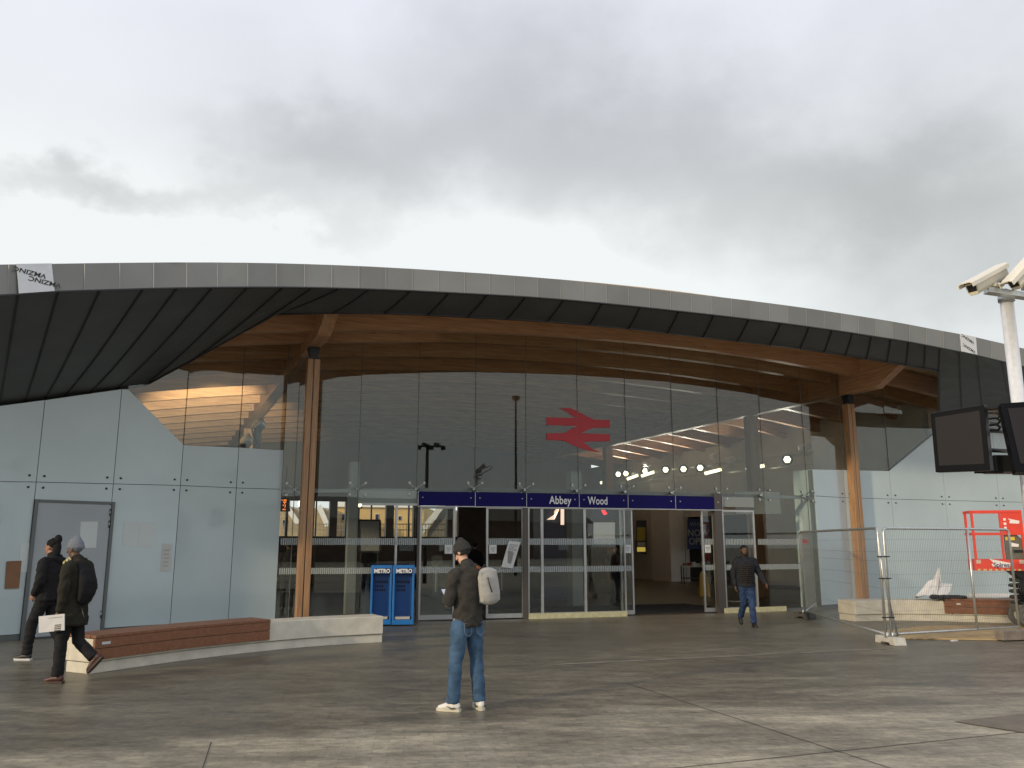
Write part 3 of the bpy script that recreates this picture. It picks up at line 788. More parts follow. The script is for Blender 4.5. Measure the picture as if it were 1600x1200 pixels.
bt_.build('sign_bolts', M['white'], sg)
for s, x0, x1 in (('Abbey', 857, 891.5), ('Wood', 917.5, 948)):
    c0, c1 = F(x0, 783, .052), F(x1, 783, .052); e = c1 - c0; e.z = 0
    tm = text_mb(s, .19, v3((c0 + c1) / 2, ZS0 + .175), e, (0, 0, 1), .012, .002)
    wd = max((v - c0).dot(e.normalized()) for v in tm.v) - min((v - c0).dot(e.normalized()) for v in tm.v)
    tm = text_mb(s, .19, v3((c0 + c1) / 2, ZS0 + .175), e, (0, 0, 1), .012, .002, sx=e.length / wd)
    tm.build('lettering', mat('sign_white', (.75, .75, .78), .5), sg)
LG = [(590, 142), (735, 142), (860, 205), (960, 255), (1035, 288), (1222, 290), (1222, 385), (1010, 388), (862, 455), (1222, 468), (1222, 556), (890, 562), (985, 640), (1088, 692), (935, 668), (800, 625), (715, 580), (635, 548), (430, 540), (430, 455), (640, 455), (815, 365), (430, 352), (430, 256), (790, 266), (690, 190)]
# rebuilt flat on the two sheets of glass it is stuck to
lg = MB(); pts2 = [(800 + x / 8, 620 + y / 8) for x, y in LG]
ps = [F(x, y, .006) for x, y in pts2]
pl2 = MB()
from mathutils.geometry import tessellate_polygon
tris = tessellate_polygon([[Vector((x, y, 0)) for x, y in pts2]])
bmx_ = bmesh.new(); vv = [bmx_.verts.new(p) for p in ps]
for t3 in tris: bmx_.faces.new([vv[k] for k in t3])
bmesh.ops.bisect_plane(bmx_, geom=bmx_.verts[:] + bmx_.edges[:] + bmx_.faces[:], plane_co=FP[12], plane_no=(FP[13] - FP[11]).normalized())
me = bpy.data.meshes.new('railway_symbol')
for v in bmx_.verts:
    i = 11 if (v.co - FP[12]).dot((FP[13] - FP[11]).normalized()) < 0 else 12
    n = seg_n(i); v.co -= n * ((v.co - FP[i]).dot(n) - .006)
org = v3(F(902, 671, .006), F(902, 671).z)
for v in bmx_.verts: v.co -= org
bmx_.to_mesh(me); bmx_.free()
lo = bpy.data.objects.new('railway_symbol', me); COL.objects.link(lo); lo.location = org
me.materials.append(M['red']); tag(lo, 'red double arrow railway symbol stuck on the glass above the doors', 'symbol')
sdm = lo.modifiers.new('t', 'SOLIDIFY'); sdm.thickness = .002

# roof wrap still on the fascia
def wrap(x0, x1, label, words):
    def yy(x, k):
        for a, b in zip(RT, RT[1:]):
            if a[0] <= x <= b[0]: q = (x - a[0]) / (b[0] - a[0]); return [a[j] + (b[j] - a[j]) * q for j in (1, 2, 3)]
    t0, t1 = yy(x0, 0), yy(x1, 0)
    a, b, c, d = P(x0 + 4 * (x1 - x0) / 58, t0[1], t0[2]), P(x1 + 5 * (x1 - x0) / 58, t1[1], t1[2]), P(x1, t1[0], t1[2]), P(x0, t0[0], t0[2])
    n = (b - a).cross(d - a).normalized(); n = -n if n.y > 0 else n
    q = [p + n * .02 for p in (a, b, c, d)]; c0 = sum(q, Vector()) / 4
    r = thing('protective_film', label, 'film', tuple(c0)); MB().prism(q, -n * .006).build('film', M['film'], r)
    e = (b - a).normalized(); u = (d - a).normalized(); w = MB()
    for s, cx, cy, h, ang in words:
        dr = e * math.cos(ang) + u * math.sin(ang); du = u * math.cos(ang) - e * math.sin(ang)
        tm = text_mb(s, h, a + n * .022 + (b - a) * cx + (d - a) * cy, dr, du, .02, .002, sx=1.15)
        w.add(tm.v, tm.f)
    w.build('print', M['ink'], r)
wrap(25, 80, 'white protective film with black print left on the roof fascia, at the left end', [('VMZINC', .34, .68, .072, R(160)), ('VMZINC', .74, .32, .072, R(160))])
wrap(1499, 1524, 'small white protective film patch on the roof fascia near the camera mast', [('VMZINC', .45, .78, .07, R(160)), ('VMZINC', .5, .25, .07, R(160))])

# ------------------------------------------------------------------ inside the hall
def at_u(u, x, y=850):   # point of the plane u = const seen at pixel column x
    r = ray(x, y); tx = r.x / r.y
    A = MID + RX * u; w = (tx * A.y - A.x) / (AX.x - tx * AX.y); return w
def at_w(w, x, y=850):
    r = ray(x, y); tx = r.x / r.y
    A = MID + AX * w; return (tx * A.y - A.x) / (RX.x - tx * RX.y)
def bxb(mb, u0, u1, w0, w1, z0, z1):
    mb.box(B((u0 + u1) / 2, (w0 + w1) / 2, (z0 + z1) / 2), (u1 - u0, w1 - w0, z1 - z0), TH); return mb
fl = MB(); fr_ = [FP[i] + AX * .02 for i in range(6, 19)]
fl.add([v3(p, .006) for p in fr_] + [B(12, 20, .006), B(-13.6, 20, .006), B(-13.6, 3, .006)], [tuple(range(len(fr_) + 3))])
tag(fl.build('floor', M['floor']), kind='structure')
em = MB(); a, b = F(760, 950), F(1180, 950)
em.add([v3(a, .011) + AX * .25, v3(F(904, 950), .011) + AX * .2, v3(b, .011) + AX * .25, v3(b, .011) + AX * 3.2, v3(a, .011) + AX * 3.2], [(0, 1, 2, 3, 4)])
em.build('entrance_mat', M['mat'], bld)
RW = 20.
wl = MB(); u0, u1 = -13.6, at_w(RW, 716)
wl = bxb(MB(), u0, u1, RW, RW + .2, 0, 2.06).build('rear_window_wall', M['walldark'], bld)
bxb(MB(), u0, u1, RW, RW + .2, 3.62, 3.92).build('window_head', M['brownframe'], wl)
for xc, hw in ((446, 2), (480, 9), (519, 6), (549, 11), (608, 6), (649, 4), (704, 6)):
    ua, ub = at_w(RW, xc - hw), at_w(RW, xc + hw); bxb(MB(), ua, ub, RW - .05, RW + .2, 2.06, 3.62).build('window_post', M['brownframe'], wl)
for xc in (492, 579, 638):
    ua, ub = at_w(RW, xc - 1), at_w(RW, xc + 1); bxb(MB(), ua, ub, RW, RW + .1, 2.06, 3.62).build('glazing_bar', M['black'], wl)
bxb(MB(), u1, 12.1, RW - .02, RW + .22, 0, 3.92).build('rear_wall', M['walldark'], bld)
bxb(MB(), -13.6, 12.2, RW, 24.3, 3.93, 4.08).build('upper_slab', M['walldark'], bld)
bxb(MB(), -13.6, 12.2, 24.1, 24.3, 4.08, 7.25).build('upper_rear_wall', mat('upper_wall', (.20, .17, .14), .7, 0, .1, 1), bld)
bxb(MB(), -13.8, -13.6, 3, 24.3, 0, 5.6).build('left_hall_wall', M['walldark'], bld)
# right hand wall with the shop opening
rw = bxb(MB(), 12.1, 12.3, 14.85, 24.3, 0, 6.0)
r_o = rw.build('right_hall_wall', M['wallgrey'], bld)
bxb(MB(), 12.1, 12.3, 1.2, 10.35, 0, 6.3).build('right_hall_wall', M['wallgrey'], bld)
bxb(MB(), 12.1, 12.3, 10.36, 14.84, 2.95, 6.0).build('shop_lintel', M['wallgrey'], bld)
bxb(MB(), 11.3, 12.08, 14.9, 16.5, 0.02, 4.6).build('boxed_column', mat('column_white', (.72, .72, .70), .6, 0, .04, 2), bld)
bxb(MB(), 15.6, 15.8, 9.5, 16, 0, 3).build('shop_back_wall', M['navy'], bld)
bxb(MB(), 12.32, 15.6, 15.9, 16.1, 0, 3).build('shop_side_wall', M['walldark'], bld)
bxb(MB(), 12.3, 15.8, 9.4, 16.1, 3.0, 3.1).build('shop_ceiling', M['walldark'], bld)
bxb(MB(), 11.9, 12.08, 5.7, 10.3, 0.02, .14).build('skirting', M['brownframe'], bld)
# grey inner partition beside the right-hand glazing
pa, pb_ = F(1200, 850, -1.3), F(1262, 850, -1.0)
MB().bar(v3(pa, 2.86), v3(pb_, 2.86), .06, .62).build('perforated_panel', mat('perforated_grey', (.24, .25, .24), .6, .2, .15, 60), bld)
# tall grey column by the left glazing and one by the doors
for x, D, w_ in ((549, 21.6, .24), (898, 24.5, .34)):
    c = P(x, 850, D); MB().box((c.x, c.y, 1.9), (w_, w_, 3.8), TH).build('steel_column', mat('column_grey', (.19, .21, .205), .45), bld)

shop = thing('shop_banner', 'dark blue hanging banner reading NOW OPEN beside the shop opening', 'banner', tuple(B(12.3, 14.2, 1.5)))
D0 = 38.6; q = [P(1074, 858, D0), P(1110, 858, D0), P(1110, 811, D0), P(1074, 811, D0)]
MB().prism(q, (0, .02, 0)).build('cloth', mat('banner_blue', (.02, .032, .13), .6), shop)
fm = mat('faded_white', (.30, .31, .33), .6)
for s, y, h in (('WHSmith', 819, .17), ('NOW', 832.5, .30), ('OPEN', 845.5, .30)):
    text_mb(s, h, P(1092.5 - (1.5 if s == 'NOW' else 0), y, D0 - .02), (1, 0, 0), (0, 0, 1), .02 if s != 'WHSmith' else .0, .0, sx=.86).build('lettering', fm, shop)
# shop display tables with goods
for k, (x, D, lab) in enumerate(((1086, 37.5, 'low display table of boxed goods under the NOW OPEN banner'), (1150, 36.0, 'dark shop display unit stacked with goods behind the hinged glass door'))):
    c = P(x, 850, D); c.z = 0; tb = thing('display_table', lab, 'table', tuple(c))
    MB().box(c + Vector((0, 0, .75)), (1.3, .6, .05)).build('table_top', M['wallgrey'], tb)
    for sx in (-.6, .6):
        for sy in (-.25, .25): MB().box(c + Vector((sx, sy, .362)), (.05, .05, .725)).build('leg', M['brownframe'], tb)
    MB().box(c + Vector((0, 0, .25)), (1.2, .5, .04)).build('shelf', M['brownframe'], tb)
    for j in range(6):
        g = MB(); hgt = random.uniform(.08, .2); g.box(c + Vector((-.5 + j * .2, random.uniform(-.1, .1), .778 + hgt / 2)), (.15, .2, hgt), random.uniform(-.2, .2))
        tag(g.build('goods_box', random.choice([M['paper'], M['walldark'], mat('goods_red', (.25, .04, .03), .5), mat('goods_tan', (.3, .2, .12), .6)])),
            ['small box of goods on the left of', 'small box of goods second from the left on', 'small box of goods left of the middle on', 'small box of goods right of the middle on', 'small box of goods second from the right on', 'small box of goods on the right of'][j] + (' the table under the banner' if k == 0 else ' the display unit behind the door'), 'box', 'goods on the shop display tables')
# yellow wet floor sign
c = P(1097, 850, 28.5); c.z = 0; yw = thing('floor_sign', 'yellow folding wet floor sign standing inside the right doorway', 'floor sign', tuple(c), None)
ym = mat('sign_yellow', (.62, .36, .02), .45)
for s in (-1, 1):
    m_ = MB(); m_.prism([c + Vector((-.17, s * .17, .012)), c + Vector((.17, s * .17, .012)), c + Vector((.11, s * .02, .78)), c + Vector((-.11, s * .02, .78))], (0, s * .015, 0)); m_.build('leaf', ym, yw)
MB().box(c + Vector((0, 0, .80)), (.16, .07, .05)).build('handle', ym, yw)
# poster case
pw = at_u(12.05, 1005, 838); c = B(12.05, pw, 2.15)
pc = thing('poster_case', 'dark framed case with yellow timetable poster on the grey inner wall', 'poster case', tuple(c))
fcx = lambda s_, z_: B(12.04, pw - s_, z_)
Dp = c.y; MB().prism([P(994, 863, Dp - .6), P(1010, 866, Dp - .6), P(1010, 813, Dp - .6), P(994, 813, Dp - .6)], (0, .08, 0)).build('case', M['black'], pc)
for (xa, xb, ya, yb, m_) in ((995.5, 1008.5, 862, 855, mat('poster_lit', (.85, .7, .1), .5, emit=(1, .75, .15), es=.35)), (995.5, 1008.5, 845, 824, M['gold']), (996, 1008.5, 854, 847, M['wallgrey'])):
    MB().prism([P(xa, ya, Dp - .64), P(xb, ya, Dp - .64), P(xb, yb, Dp - .64), P(xa, yb, Dp - .64)], (0, .02, 0)).build('poster', m_, pc)
# ticket gates
g0 = None
gs = [at_w(9.0, x, 880) for x in (668, 700, 733, 768, 802, 836, 868)]
gl_ = ['ticket gate behind the leftmost sliding door, nearest the blue newspaper stands', 'ticket gate second from the left in the row', 'ticket gate third from the left, behind the left doorway', 'middle ticket gate of the row behind the doors', 'ticket gate third from the right, behind the leaning notice', 'ticket gate second from the right in the row', 'ticket gate at the right end of the row by the navy kiosk']
for k, u in enumerate(gs):
    if g0 is None:
        g0 = thing('ticket_gate', gl_[0], 'ticket gate', tuple(B(u, 9, 0)), 'ticket gates in a row across the hall')
        g0.rotation_euler = (0, 0, 0)
        bxb(MB(), u - .11, u + .11, 8.1, 9.9, .01, .93).build('cabinet', M['black'], g0, bevel=.03)
        bxb(MB(), u - .10, u + .10, 8.1, 9.9, .935, .975).build('top', M['alu'], g0)
        bxb(MB(), u + .12, u + .50, 8.95, 8.98, .25, 1.35).build('flap', M['glass'], g0)
        MB().box(B(u, 8.08, .55), (.05, .02, .7), TH).build('end_post', M['alu'], g0)
        rd = MB(); rd.box(B(u, 8.2, 1.0), (.12, .14, .05), TH); rd.build('card_reader', mat('reader_yellow', (.5, .42, .05), .4), g0)
        base_u = u; continue
    c_ = copy_tree(g0); c_.location = B(u, 9, 0); c_['label'] = gl_[k]
# kiosk, screens
c = P(862, 850, 27.5); c.z = 0
ks = thing('kiosk', 'tall navy blue panelled kiosk behind the middle side lights', 'kiosk', tuple(c))
MB().box(c + Vector((0, 0, 1.5)), (.95, .8, 2.98), TH).build('body', M['navy'], ks, bevel=.02)
lm = mat('kiosk_light', (.9, .75, .65), .5, emit=(1, .72, .55), es=1.1)
pk = lambda x, y: P(x, y, c.y - .62)
MB().prism([pk(876, 820), pk(881.5, 820), pk(881.5, 795), pk(876, 795)], (0, .02, 0)).build('light_panel', lm, ks)
MB().prism([pk(854, 812), pk(866, 812), pk(866, 799), pk(869, 795), pk(874, 795), pk(868, 803)], (0, .02, 0)).build('light_panel', lm, ks)
def screen(name, label, x0, x1, y0, y1, D, face, cat='screen', extra=None):
    c = P((x0 + x1) / 2, (y0 + y1) / 2, D); o = thing(name, label, cat, tuple(c))
    MB().prism([P(x0, y1, D), P(x1, y1, D), P(x1, y0, D), P(x0, y0, D)], (0, .12, 0)).build('housing', M['black'], o, bevel=.01)
    d = .9; a, b = x0 + d, x1 - d
    MB().prism([P(a, y1 - d, D - .01), P(b, y1 - d, D - .01), P(b, y0 + d, D - .01), P(a, y0 + d, D - .01)], (0, .008, 0)).build('display', face, o)
    hz = 3.9 if D > 22 else 3.0
    MB().tube([c + Vector((0, .06, 0)), Vector((c.x, c.y + .06, hz))], .02, 6).build('hanger', M['black'], o)
    return o
rled = mat('led_red', (.6, .02, .03), .5, emit=(1, .03, .05), es=2.2); oled = mat('led_orange', (.6, .2, .02), .5, emit=(1, .22, .04), es=2.0)
sc_ = screen('departure_board', 'hanging departure board with a small bright red symbol right of the kiosk', 924, 962, 796, 813, 26, M['navy'])
r1 = MB(); pz = lambda x, y: P(x, y, 25.97)
for pts in ([(939.5, 797), (945, 797), (947, 800), (941, 800.5)], [(941, 800.5), (947, 800), (949, 803), (943.5, 804.5)]): r1.prism([pz(x, y) for x, y in pts[::-1]], (0, .01, 0))
r1.build('red_symbol', rled, sc_)
sc_ = screen('led_board', 'hanging board with orange lit train times beside the left cladding', 437, 452, 777.5, 799, 23.5, M['black'])
r1 = MB()
for (x0, x1, y) in ((440, 449, 781.5), (441, 449, 784.5), (444, 446, 787), (442, 448, 789.5), (443, 447, 792), (440, 448, 796)):
    for k in range(int((x1 - x0) / 1.6)):
        if (k * 7 + int(y)) % 4 == 0: continue
        a = x0 + k * 1.6; r1.prism([P(a, y + .8, 23.475), P(a + 1.2, y + .8, 23.475), P(a + 1.2, y - .8, 23.475), P(a, y - .8, 23.475)], (0, .006, 0))
r1.build('led_text', oled, sc_)
# map board, and added glowing panels standing in for the lit space beyond
for x0, x1, y0, y1, D, lab, m_ in ((561, 594, 813, 862, 23.5, 'grey framed map board on a stand behind the left glazing', mat('map_grey', (.16, .17, .17), .5, 0, .35, 30)), (926, 962, 815, 851, 29, 'pale glowing panel standing in for a lit space behind the right side light', mat('lit_space_glow', (.5, .5, .46), .6, emit=(1, .98, .88), es=.16)), (883, 906, 818, 858, 30, 'pale glowing panel standing in for a lit space behind the grey steel column', MATS['lit_space_glow'])):
    c = P((x0 + x1) / 2, 850, D); c.z = 0; o = thing('notice_board', lab, 'board', tuple(c))
    MB().prism([P(x0, y1, D), P(x1, y1, D), P(x1, y0, D), P(x0, y0, D)], (0, .05, 0)).build('panel', m_, o)
    f_ = MB(); e_ = [P(x0, y1, D), P(x1, y1, D), P(x1, y0, D), P(x0, y0, D)]
    for k in range(4): f_.bar(e_[k], e_[(k + 1) % 4], .05, .05)
    f_.build('board_frame', M['black'], o)
    for x in (x0 + 3, x1 - 3): p = P(x, y1, D); MB().tube([Vector((p.x, D + .03, 0.01)), Vector((p.x, D + .03, p.z))], .025, 8).build('leg', M['black'], o)
# leaning paper notice on the door glass
o = thing('paper_notice', 'long white printed notice fixed at a slant on the middle sliding door', 'notice', tuple(F(800, 866, .03)))
ps = [F(783, 886, .012), F(801, 888, .012), F(813, 847, .012), F(795, 845, .012)]; MB().prism(ps, (0, -.004, 0)).build('sheet', M['paper'], o)
ln = MB()
for k in range(6):
    t0 = .62 + k * .05; a = ps[0].lerp(ps[3], t0).lerp(ps[1].lerp(ps[2], t0), .15); b = ps[0].lerp(ps[3], t0).lerp(ps[1].lerp(ps[2], t0), .85 if k % 3 else .6)
    ln.bar(a + Vector((0, -.008, 0)), b + Vector((0, -.008, 0)), .002, .014)
a = ps[0].lerp(ps[3], .18).lerp(ps[1].lerp(ps[2], .18), .5); ln.bar(a + Vector((-.02, -.008, 0)), a + Vector((.05, -.008, .26)), .16, .002, up=(0, 1, 0))
ln.build('print', mat('grey_print', (.25, .25, .25), .6), o)

# spot lamps and strip lights along the right wall
warm = mat('lamp_glow', (1, .95, .7), .5, emit=(1, .93, .62), es=2.4)
UL = 11.2; ra, rb = at_u(UL, 950, 745), at_u(UL, 1262, 712)
rl = thing('lighting_rail', 'long pale steel rail carrying the hall lamps along the right wall', 'rail', tuple(B(UL, 10, 5)))
m_ = MB(); m_.bar(B(UL + .25, ra, 5.25), B(UL + .25, rb, 5.0), .08, .10); m_.bar(B(UL + .25, ra, 4.85), B(UL + .25, rb, 4.6), .05, .05); m_.build('rail', M['galv'], rl)
for k in range(9):
    q = k / 8; w_ = ra + (rb - ra) * q; w2 = ra + (rb - ra) * min(1, q + .06)
    MB().bar(B(UL + .25, w_, 4.87 - .25 * q), B(UL + .25, w2, 5.22 - .25 * q), .04, .04).build('brace', M['galv'], rl)
rounds = [(966, 741), (978, 740), (1008, 736), (1040, 734), (1068, 733), (1094, 731), (1175, 724), (1230, 718)]
rlab = ['farthest round spot lamp of the rail', 'second farthest round spot lamp of the rail', 'third round spot lamp from the far end of the rail', 'fourth round spot lamp from the far end of the rail', 'fourth round spot lamp from the near end of the rail', 'third round spot lamp from the near end of the rail', 'second nearest round spot lamp, above a strip light', 'nearest round spot lamp at the right end of the rail']
for (x, y), lab in zip(rounds, rlab):
    w_ = at_u(UL, x, y); D = B(UL, w_, 0).y; c = P(x, y, D)
    d = (Vector((0, 0, EYE)) - c); d.z = -.6 * abs(d.y) * .3; d.normalize()
    o = thing('spot_lamp', lab, 'lamp', tuple(c), 'round lamps on the rail')
    MB().tube([c - d * .26, c - d * .03, c], [.10, .2, .21], 14).build('housing', M['black'], o)
    MB().tube([c, c + d * .012], .14, 6).build('lens', warm, o)
    MB().tube([c - d * .15, c - d * .15 + Vector((0, 0, .3)), Vector((c.x, c.y, c.z + .3)) + RX * .25], .018, 6).build('bracket', M['galv'], o)
    ld = bpy.data.lights.new('lamp_light', 'SPOT'); ld.energy = 130; ld.color = (1, .93, .78); ld.spot_size = R(125); ld.spot_blend = .8; ld.shadow_soft_size = .12
    lo_ = bpy.data.objects.new('lamp_light', ld); COL.objects.link(lo_); lo_.parent = o; lo_.location = d * .1 + Vector((0, 0, .05)); lo_.rotation_euler = (-(d + Vector((-.5, 0, 1.4)))).to_track_quat('Z', 'Y').to_euler()
for (x, y, ln_), lab in zip(((945, 752, 14), (988, 746, 18), (1012, 741, 20), (1114, 737, 26), (1180, 731, 28)), ('farthest tilted strip light under the rail', 'second tilted strip light from the far end', 'middle tilted strip light under the rail', 'second nearest tilted strip light under the rail', 'nearest tilted strip light under the rail')):
    w_ = at_u(UL - .3, x, y); D = B(UL - .3, w_, 0).y; a, b = P(x - ln_ / 2, y + 3, D), P(x + ln_ / 2, y - 3.5, D)
    o = thing('strip_light', lab, 'lamp', tuple((a + b) / 2), 'strip lights under the rail')
    MB().bar(a, b, .05, .13).build('tube', warm, o); MB().bar(a + Vector((0, .06, .04)), b + Vector((0, .06, .04)), .06, .08).build('housing', M['galv'], o)
    MB().tube([(a + b) / 2 + Vector((0, .07, .06)), (a + b) / 2 + Vector((0, .07, .45))], .015, 6).build('hanger', M['galv'], o)
for (x, y), lab in zip(((943, 708), (1012, 724), (1117, 712), (1142, 718), (1257, 698)), ('white uplight housing beside the red symbol', 'small white uplight housing left of the round lamps', 'white uplight housing above the second nearest strip light', 'small round white uplight right of the middle', 'white uplight housing at the right, below the ceiling')):
    w_ = at_u(UL, x, y); D = B(UL, w_, 0).y; c = P(x, y, D)
    o = thing('uplight', lab, 'lamp', tuple(c), 'white uplights above the rail')
    MB().box(c, (.36, .3, .24), .4, (Matrix.Rotation(.4, 3, 'Z') @ Matrix.Rotation(-.35, 3, 'Y'))).build('housing', M['white'], o, bevel=.04)
    MB().tube([c, c + Vector((.1, .1, -.35))], .02, 6).build('bracket', M['galv'], o)
for x, y, lab in ((469.5, 787, 'small round glowing wall lamp left of the left larch post'), (562, 787, 'small round glowing wall lamp right of the grey steel column')):
    c = P(x, y, 24); o = thing('wall_lamp', lab, 'lamp', tuple(c), 'small lamps in the left bay'); MB().ell(c, (.075, .05, .10)).build('globe', warm, o)
    MB().box(c + Vector((0, .08, 0)), (.1, .1, .26)).build('backplate', M['black'], o)
    MB().tube([c + Vector((0, .12, .1)), Vector((c.x, c.y + .12, 4.2))], .02, 6).build('hanger', M['black'], o)
# floodlights on brackets behind the left cladding; added spots imitate sunlight on the beams
for k, (x, y0, y1, D, lab) in enumerate(((385, 690, 700, 20.6, 'lower grey floodlight on a bracket above the left cladding'), (405, 664, 700, 20.9, 'taller grey floodlight on a post above the left cladding'))):
    c = P(x, y0, D); o = thing('floodlight', lab, 'floodlight', (c.x, c.y, 0), 'floodlights behind the left cladding')
    MB().bar(Vector((c.x, c.y, 0)), Vector((c.x, c.y, c.z)), .13, .08, up=(0, 1, 0)).build('post', mat('bracket_grey', (.22, .23, .23), .5), o)
    d = Vector((-.6, -.55, .55)).normalized()
    MB().tube([c - d * .12, c + d * .06, c + d * .10], [.13, .19, .20], 12).build('housing', M['galv'], o)
    MB().tube([c + d * .102, c + d * .11], .15, 12).build('lens', M['glass'], o)
    MB().tube([c - d * .1, c + Vector((-.15, -.1, -.1)), c + Vector((-.1, -.1, -.3)), c + Vector((.02, -.05, -.5))], .022, 8).build('cable', M['black'], o)
    ld = bpy.data.lights.new('added_beam_light', 'SPOT'); ld.energy = 35 if k else 2600; ld.color = (1, .86, .55); ld.spot_size = R(100) if k else R(50); ld.spot_blend = .6; ld.shadow_soft_size = .1  # added light, aimed back at the beams as if sunlit
    lo_ = bpy.data.objects.new('added_beam_light', ld); COL.objects.link(lo_); lo_.parent = o; lo_.location = Vector((0, 0, c.z)) + Vector((-.18, -.18, .16)); lo_.rotation_euler = (Vector((.62, -.62, -.20)) if k else Vector((.47, -.86, -.14))).to_track_quat('Z', 'Y').to_euler()

# ------------------------------------------------------------------ houses beyond the station, terrace behind the camera
def house(name, label, poly_px, D, depth, m_wall, m_roof, roofpx=None, wins=(), barge=None):
    c = P(sum(p[0] for p in poly_px) / len(poly_px), 850, D); c.z = 0; o = thing(name, label, 'house', tuple(c))
    ps = [P(x, y, D) if y < 900 else Vector((P(x, 850, D).x, D, 0)) for x, y in poly_px]
    w_ = MB().prism(ps, (0, depth, 0)).build('wall', m_wall, o)
    if roofpx:
        for pts in roofpx: MB().prism([P(x, y, D - .25) for x, y in pts], (0, depth + .4, 0)).build('roof', m_roof, o)
    for x0, y0, x1, y1 in wins:
        f_ = MB().prism([P(x0, y1, D - .06), P(x1, y1, D - .06), P(x1, y0, D - .06), P(x0, y0, D - .06)], (0, .1, 0)).build('window', M['paper'], o)
        MB().prism([P(x0 + .6, y1 - .6, D - .08), P(x1 - .6, y1 - .6, D - .08), P(x1 - .6, y0 + .6, D - .08), P(x0 + .6, y0 + .6, D - .08)], (0, .03, 0)).build('pane', M['navy'], f_)
    if barge:
        for a, b in barge: MB().bar(P(*a, D - .3), P(*b, D - .3), .1, .34).build('bargeboard', M['white'], o)
    return o
yw_ = mat('render_yellow', (.62, .44, .20), .8, 0, .12, 1.5); tw = mat('render_tan', (.42, .33, .20), .8, 0, .2, 2); rt_ = mat('roof_tiles', (.22, .20, .17), .8, 0, .2, 6)
house('house', 'long yellow rendered house seen through the rear windows', [(520, 999), (662, 999), (662, 791), (520, 789)], 62, 9, yw_, rt_, None, ((534, 803, 540, 813), (586, 803, 592, 812), (622, 806, 627, 813), (648, 806, 653, 812), (541, 801, 545, 807)), (((520, 788), (662, 790)),))
house('house', 'tan house with white bargeboards seen beside the left larch post', [(425, 999), (516, 999), (516, 800), (500, 792), (470, 799), (446, 790), (425, 798)], 58, 8, tw, rt_, None, ((441, 812, 449, 822), (505, 808, 511, 816)), (((446, 789), (466, 818)), ((498, 790), (512, 822))))
house('house', 'grey tiled gable house seen through the left sliding door', [(664, 999), (735, 999), (735, 842), (712, 800), (697, 787), (668, 830)], 52, 9, rt_, rt_, None, (), (((656, 834), (694, 786)),))
rg_ = thing('railing', 'thin steel railing crossing in front of the houses', 'railing', tuple(P(560, 850, 47)))
m_ = MB()
for y in (819, 828): m_.bar(P(425, y, 47), P(740, y, 47), .05, .05)
m_.build('rail', M['galv'], rg_); bs = MB()
for k in range(64): bs.bar(P(425 + k * 5, 850, 47), P(425 + k * 5, 819, 47), .025, .025)
bs.build('balusters', M['galv'], rg_)
# terrace across the square, behind the photographer: seen mirrored in the glass
tb = thing('brick_terrace', 'long low brick terrace across the square, mirrored dark in the lower glass', 'building', (0, -46, 0))
brk = mat('dark_brick', (.12, .07, .05), .85, 0, .25, 3)
tw_ = MB().box((0, -50, 2.2), (120, 8, 4.4)).build('wall', brk, tb)
MB().prism([Vector((-61, -45.6, 4.3)), Vector((-61, -54.4, 4.3)), Vector((-61, -50, 6.6))], (122, 0, 0)).build('roof', rt_, tb)
for k in range(14):
    x = -55 + k * 8.2
    MB().box((x, -45.97, 1.7), (1.5, .1, 1.4)).build('window', M['paper'], tb)

# masts standing in the square to the right of the view: they show mirrored in the glass
def mirrored(x, y, z_top):
    h = F(x, y); i = [k for k in range(len(FX)) if FX[k] <= x][-1]; n = seg_n(i); d = (h - Vector((0, 0, EYE))); s = (z_top - h.z) / d.z
    r = d - n * 2 * d.dot(n); return h + r * s
p = mirrored(668, 694, 6.2); o = thing('light_mast', 'dark mast with a cluster of floodlights, mirrored in the glass left of the red symbol', 'mast', (p.x, p.y, 0))
MB().tube([(p.x, p.y, 0), (p.x, p.y, p.z)], [.10, .07], 12).build('pole', M['black'], o)
MB().bar((p.x - .65, p.y - .3, p.z - .1), (p.x + .65, p.y + .3, p.z - .1), .08, .08).build('cross_arm', M['black'], o)
for k in range(6): q = Vector((p.x, p.y, p.z - .02 - .16 * (k % 2))) + Vector((.65, .3, 0)) * (-1 + k * .4); MB().box(q, (.22, .2, .16), k).build('floodlight', M['black'], o)
p = mirrored(806, 622, 10.); o = thing('lamp_mast', 'tall thin dark mast, mirrored in the glass left of the red symbol', 'mast', (p.x, p.y, 0))
MB().tube([(p.x, p.y, 0), (p.x, p.y, p.z)], [.10, .05], 12).build('pole', M['black'], o); MB().box((p.x, p.y, p.z), (.35, .3, .25)).build('head', M['black'], o)

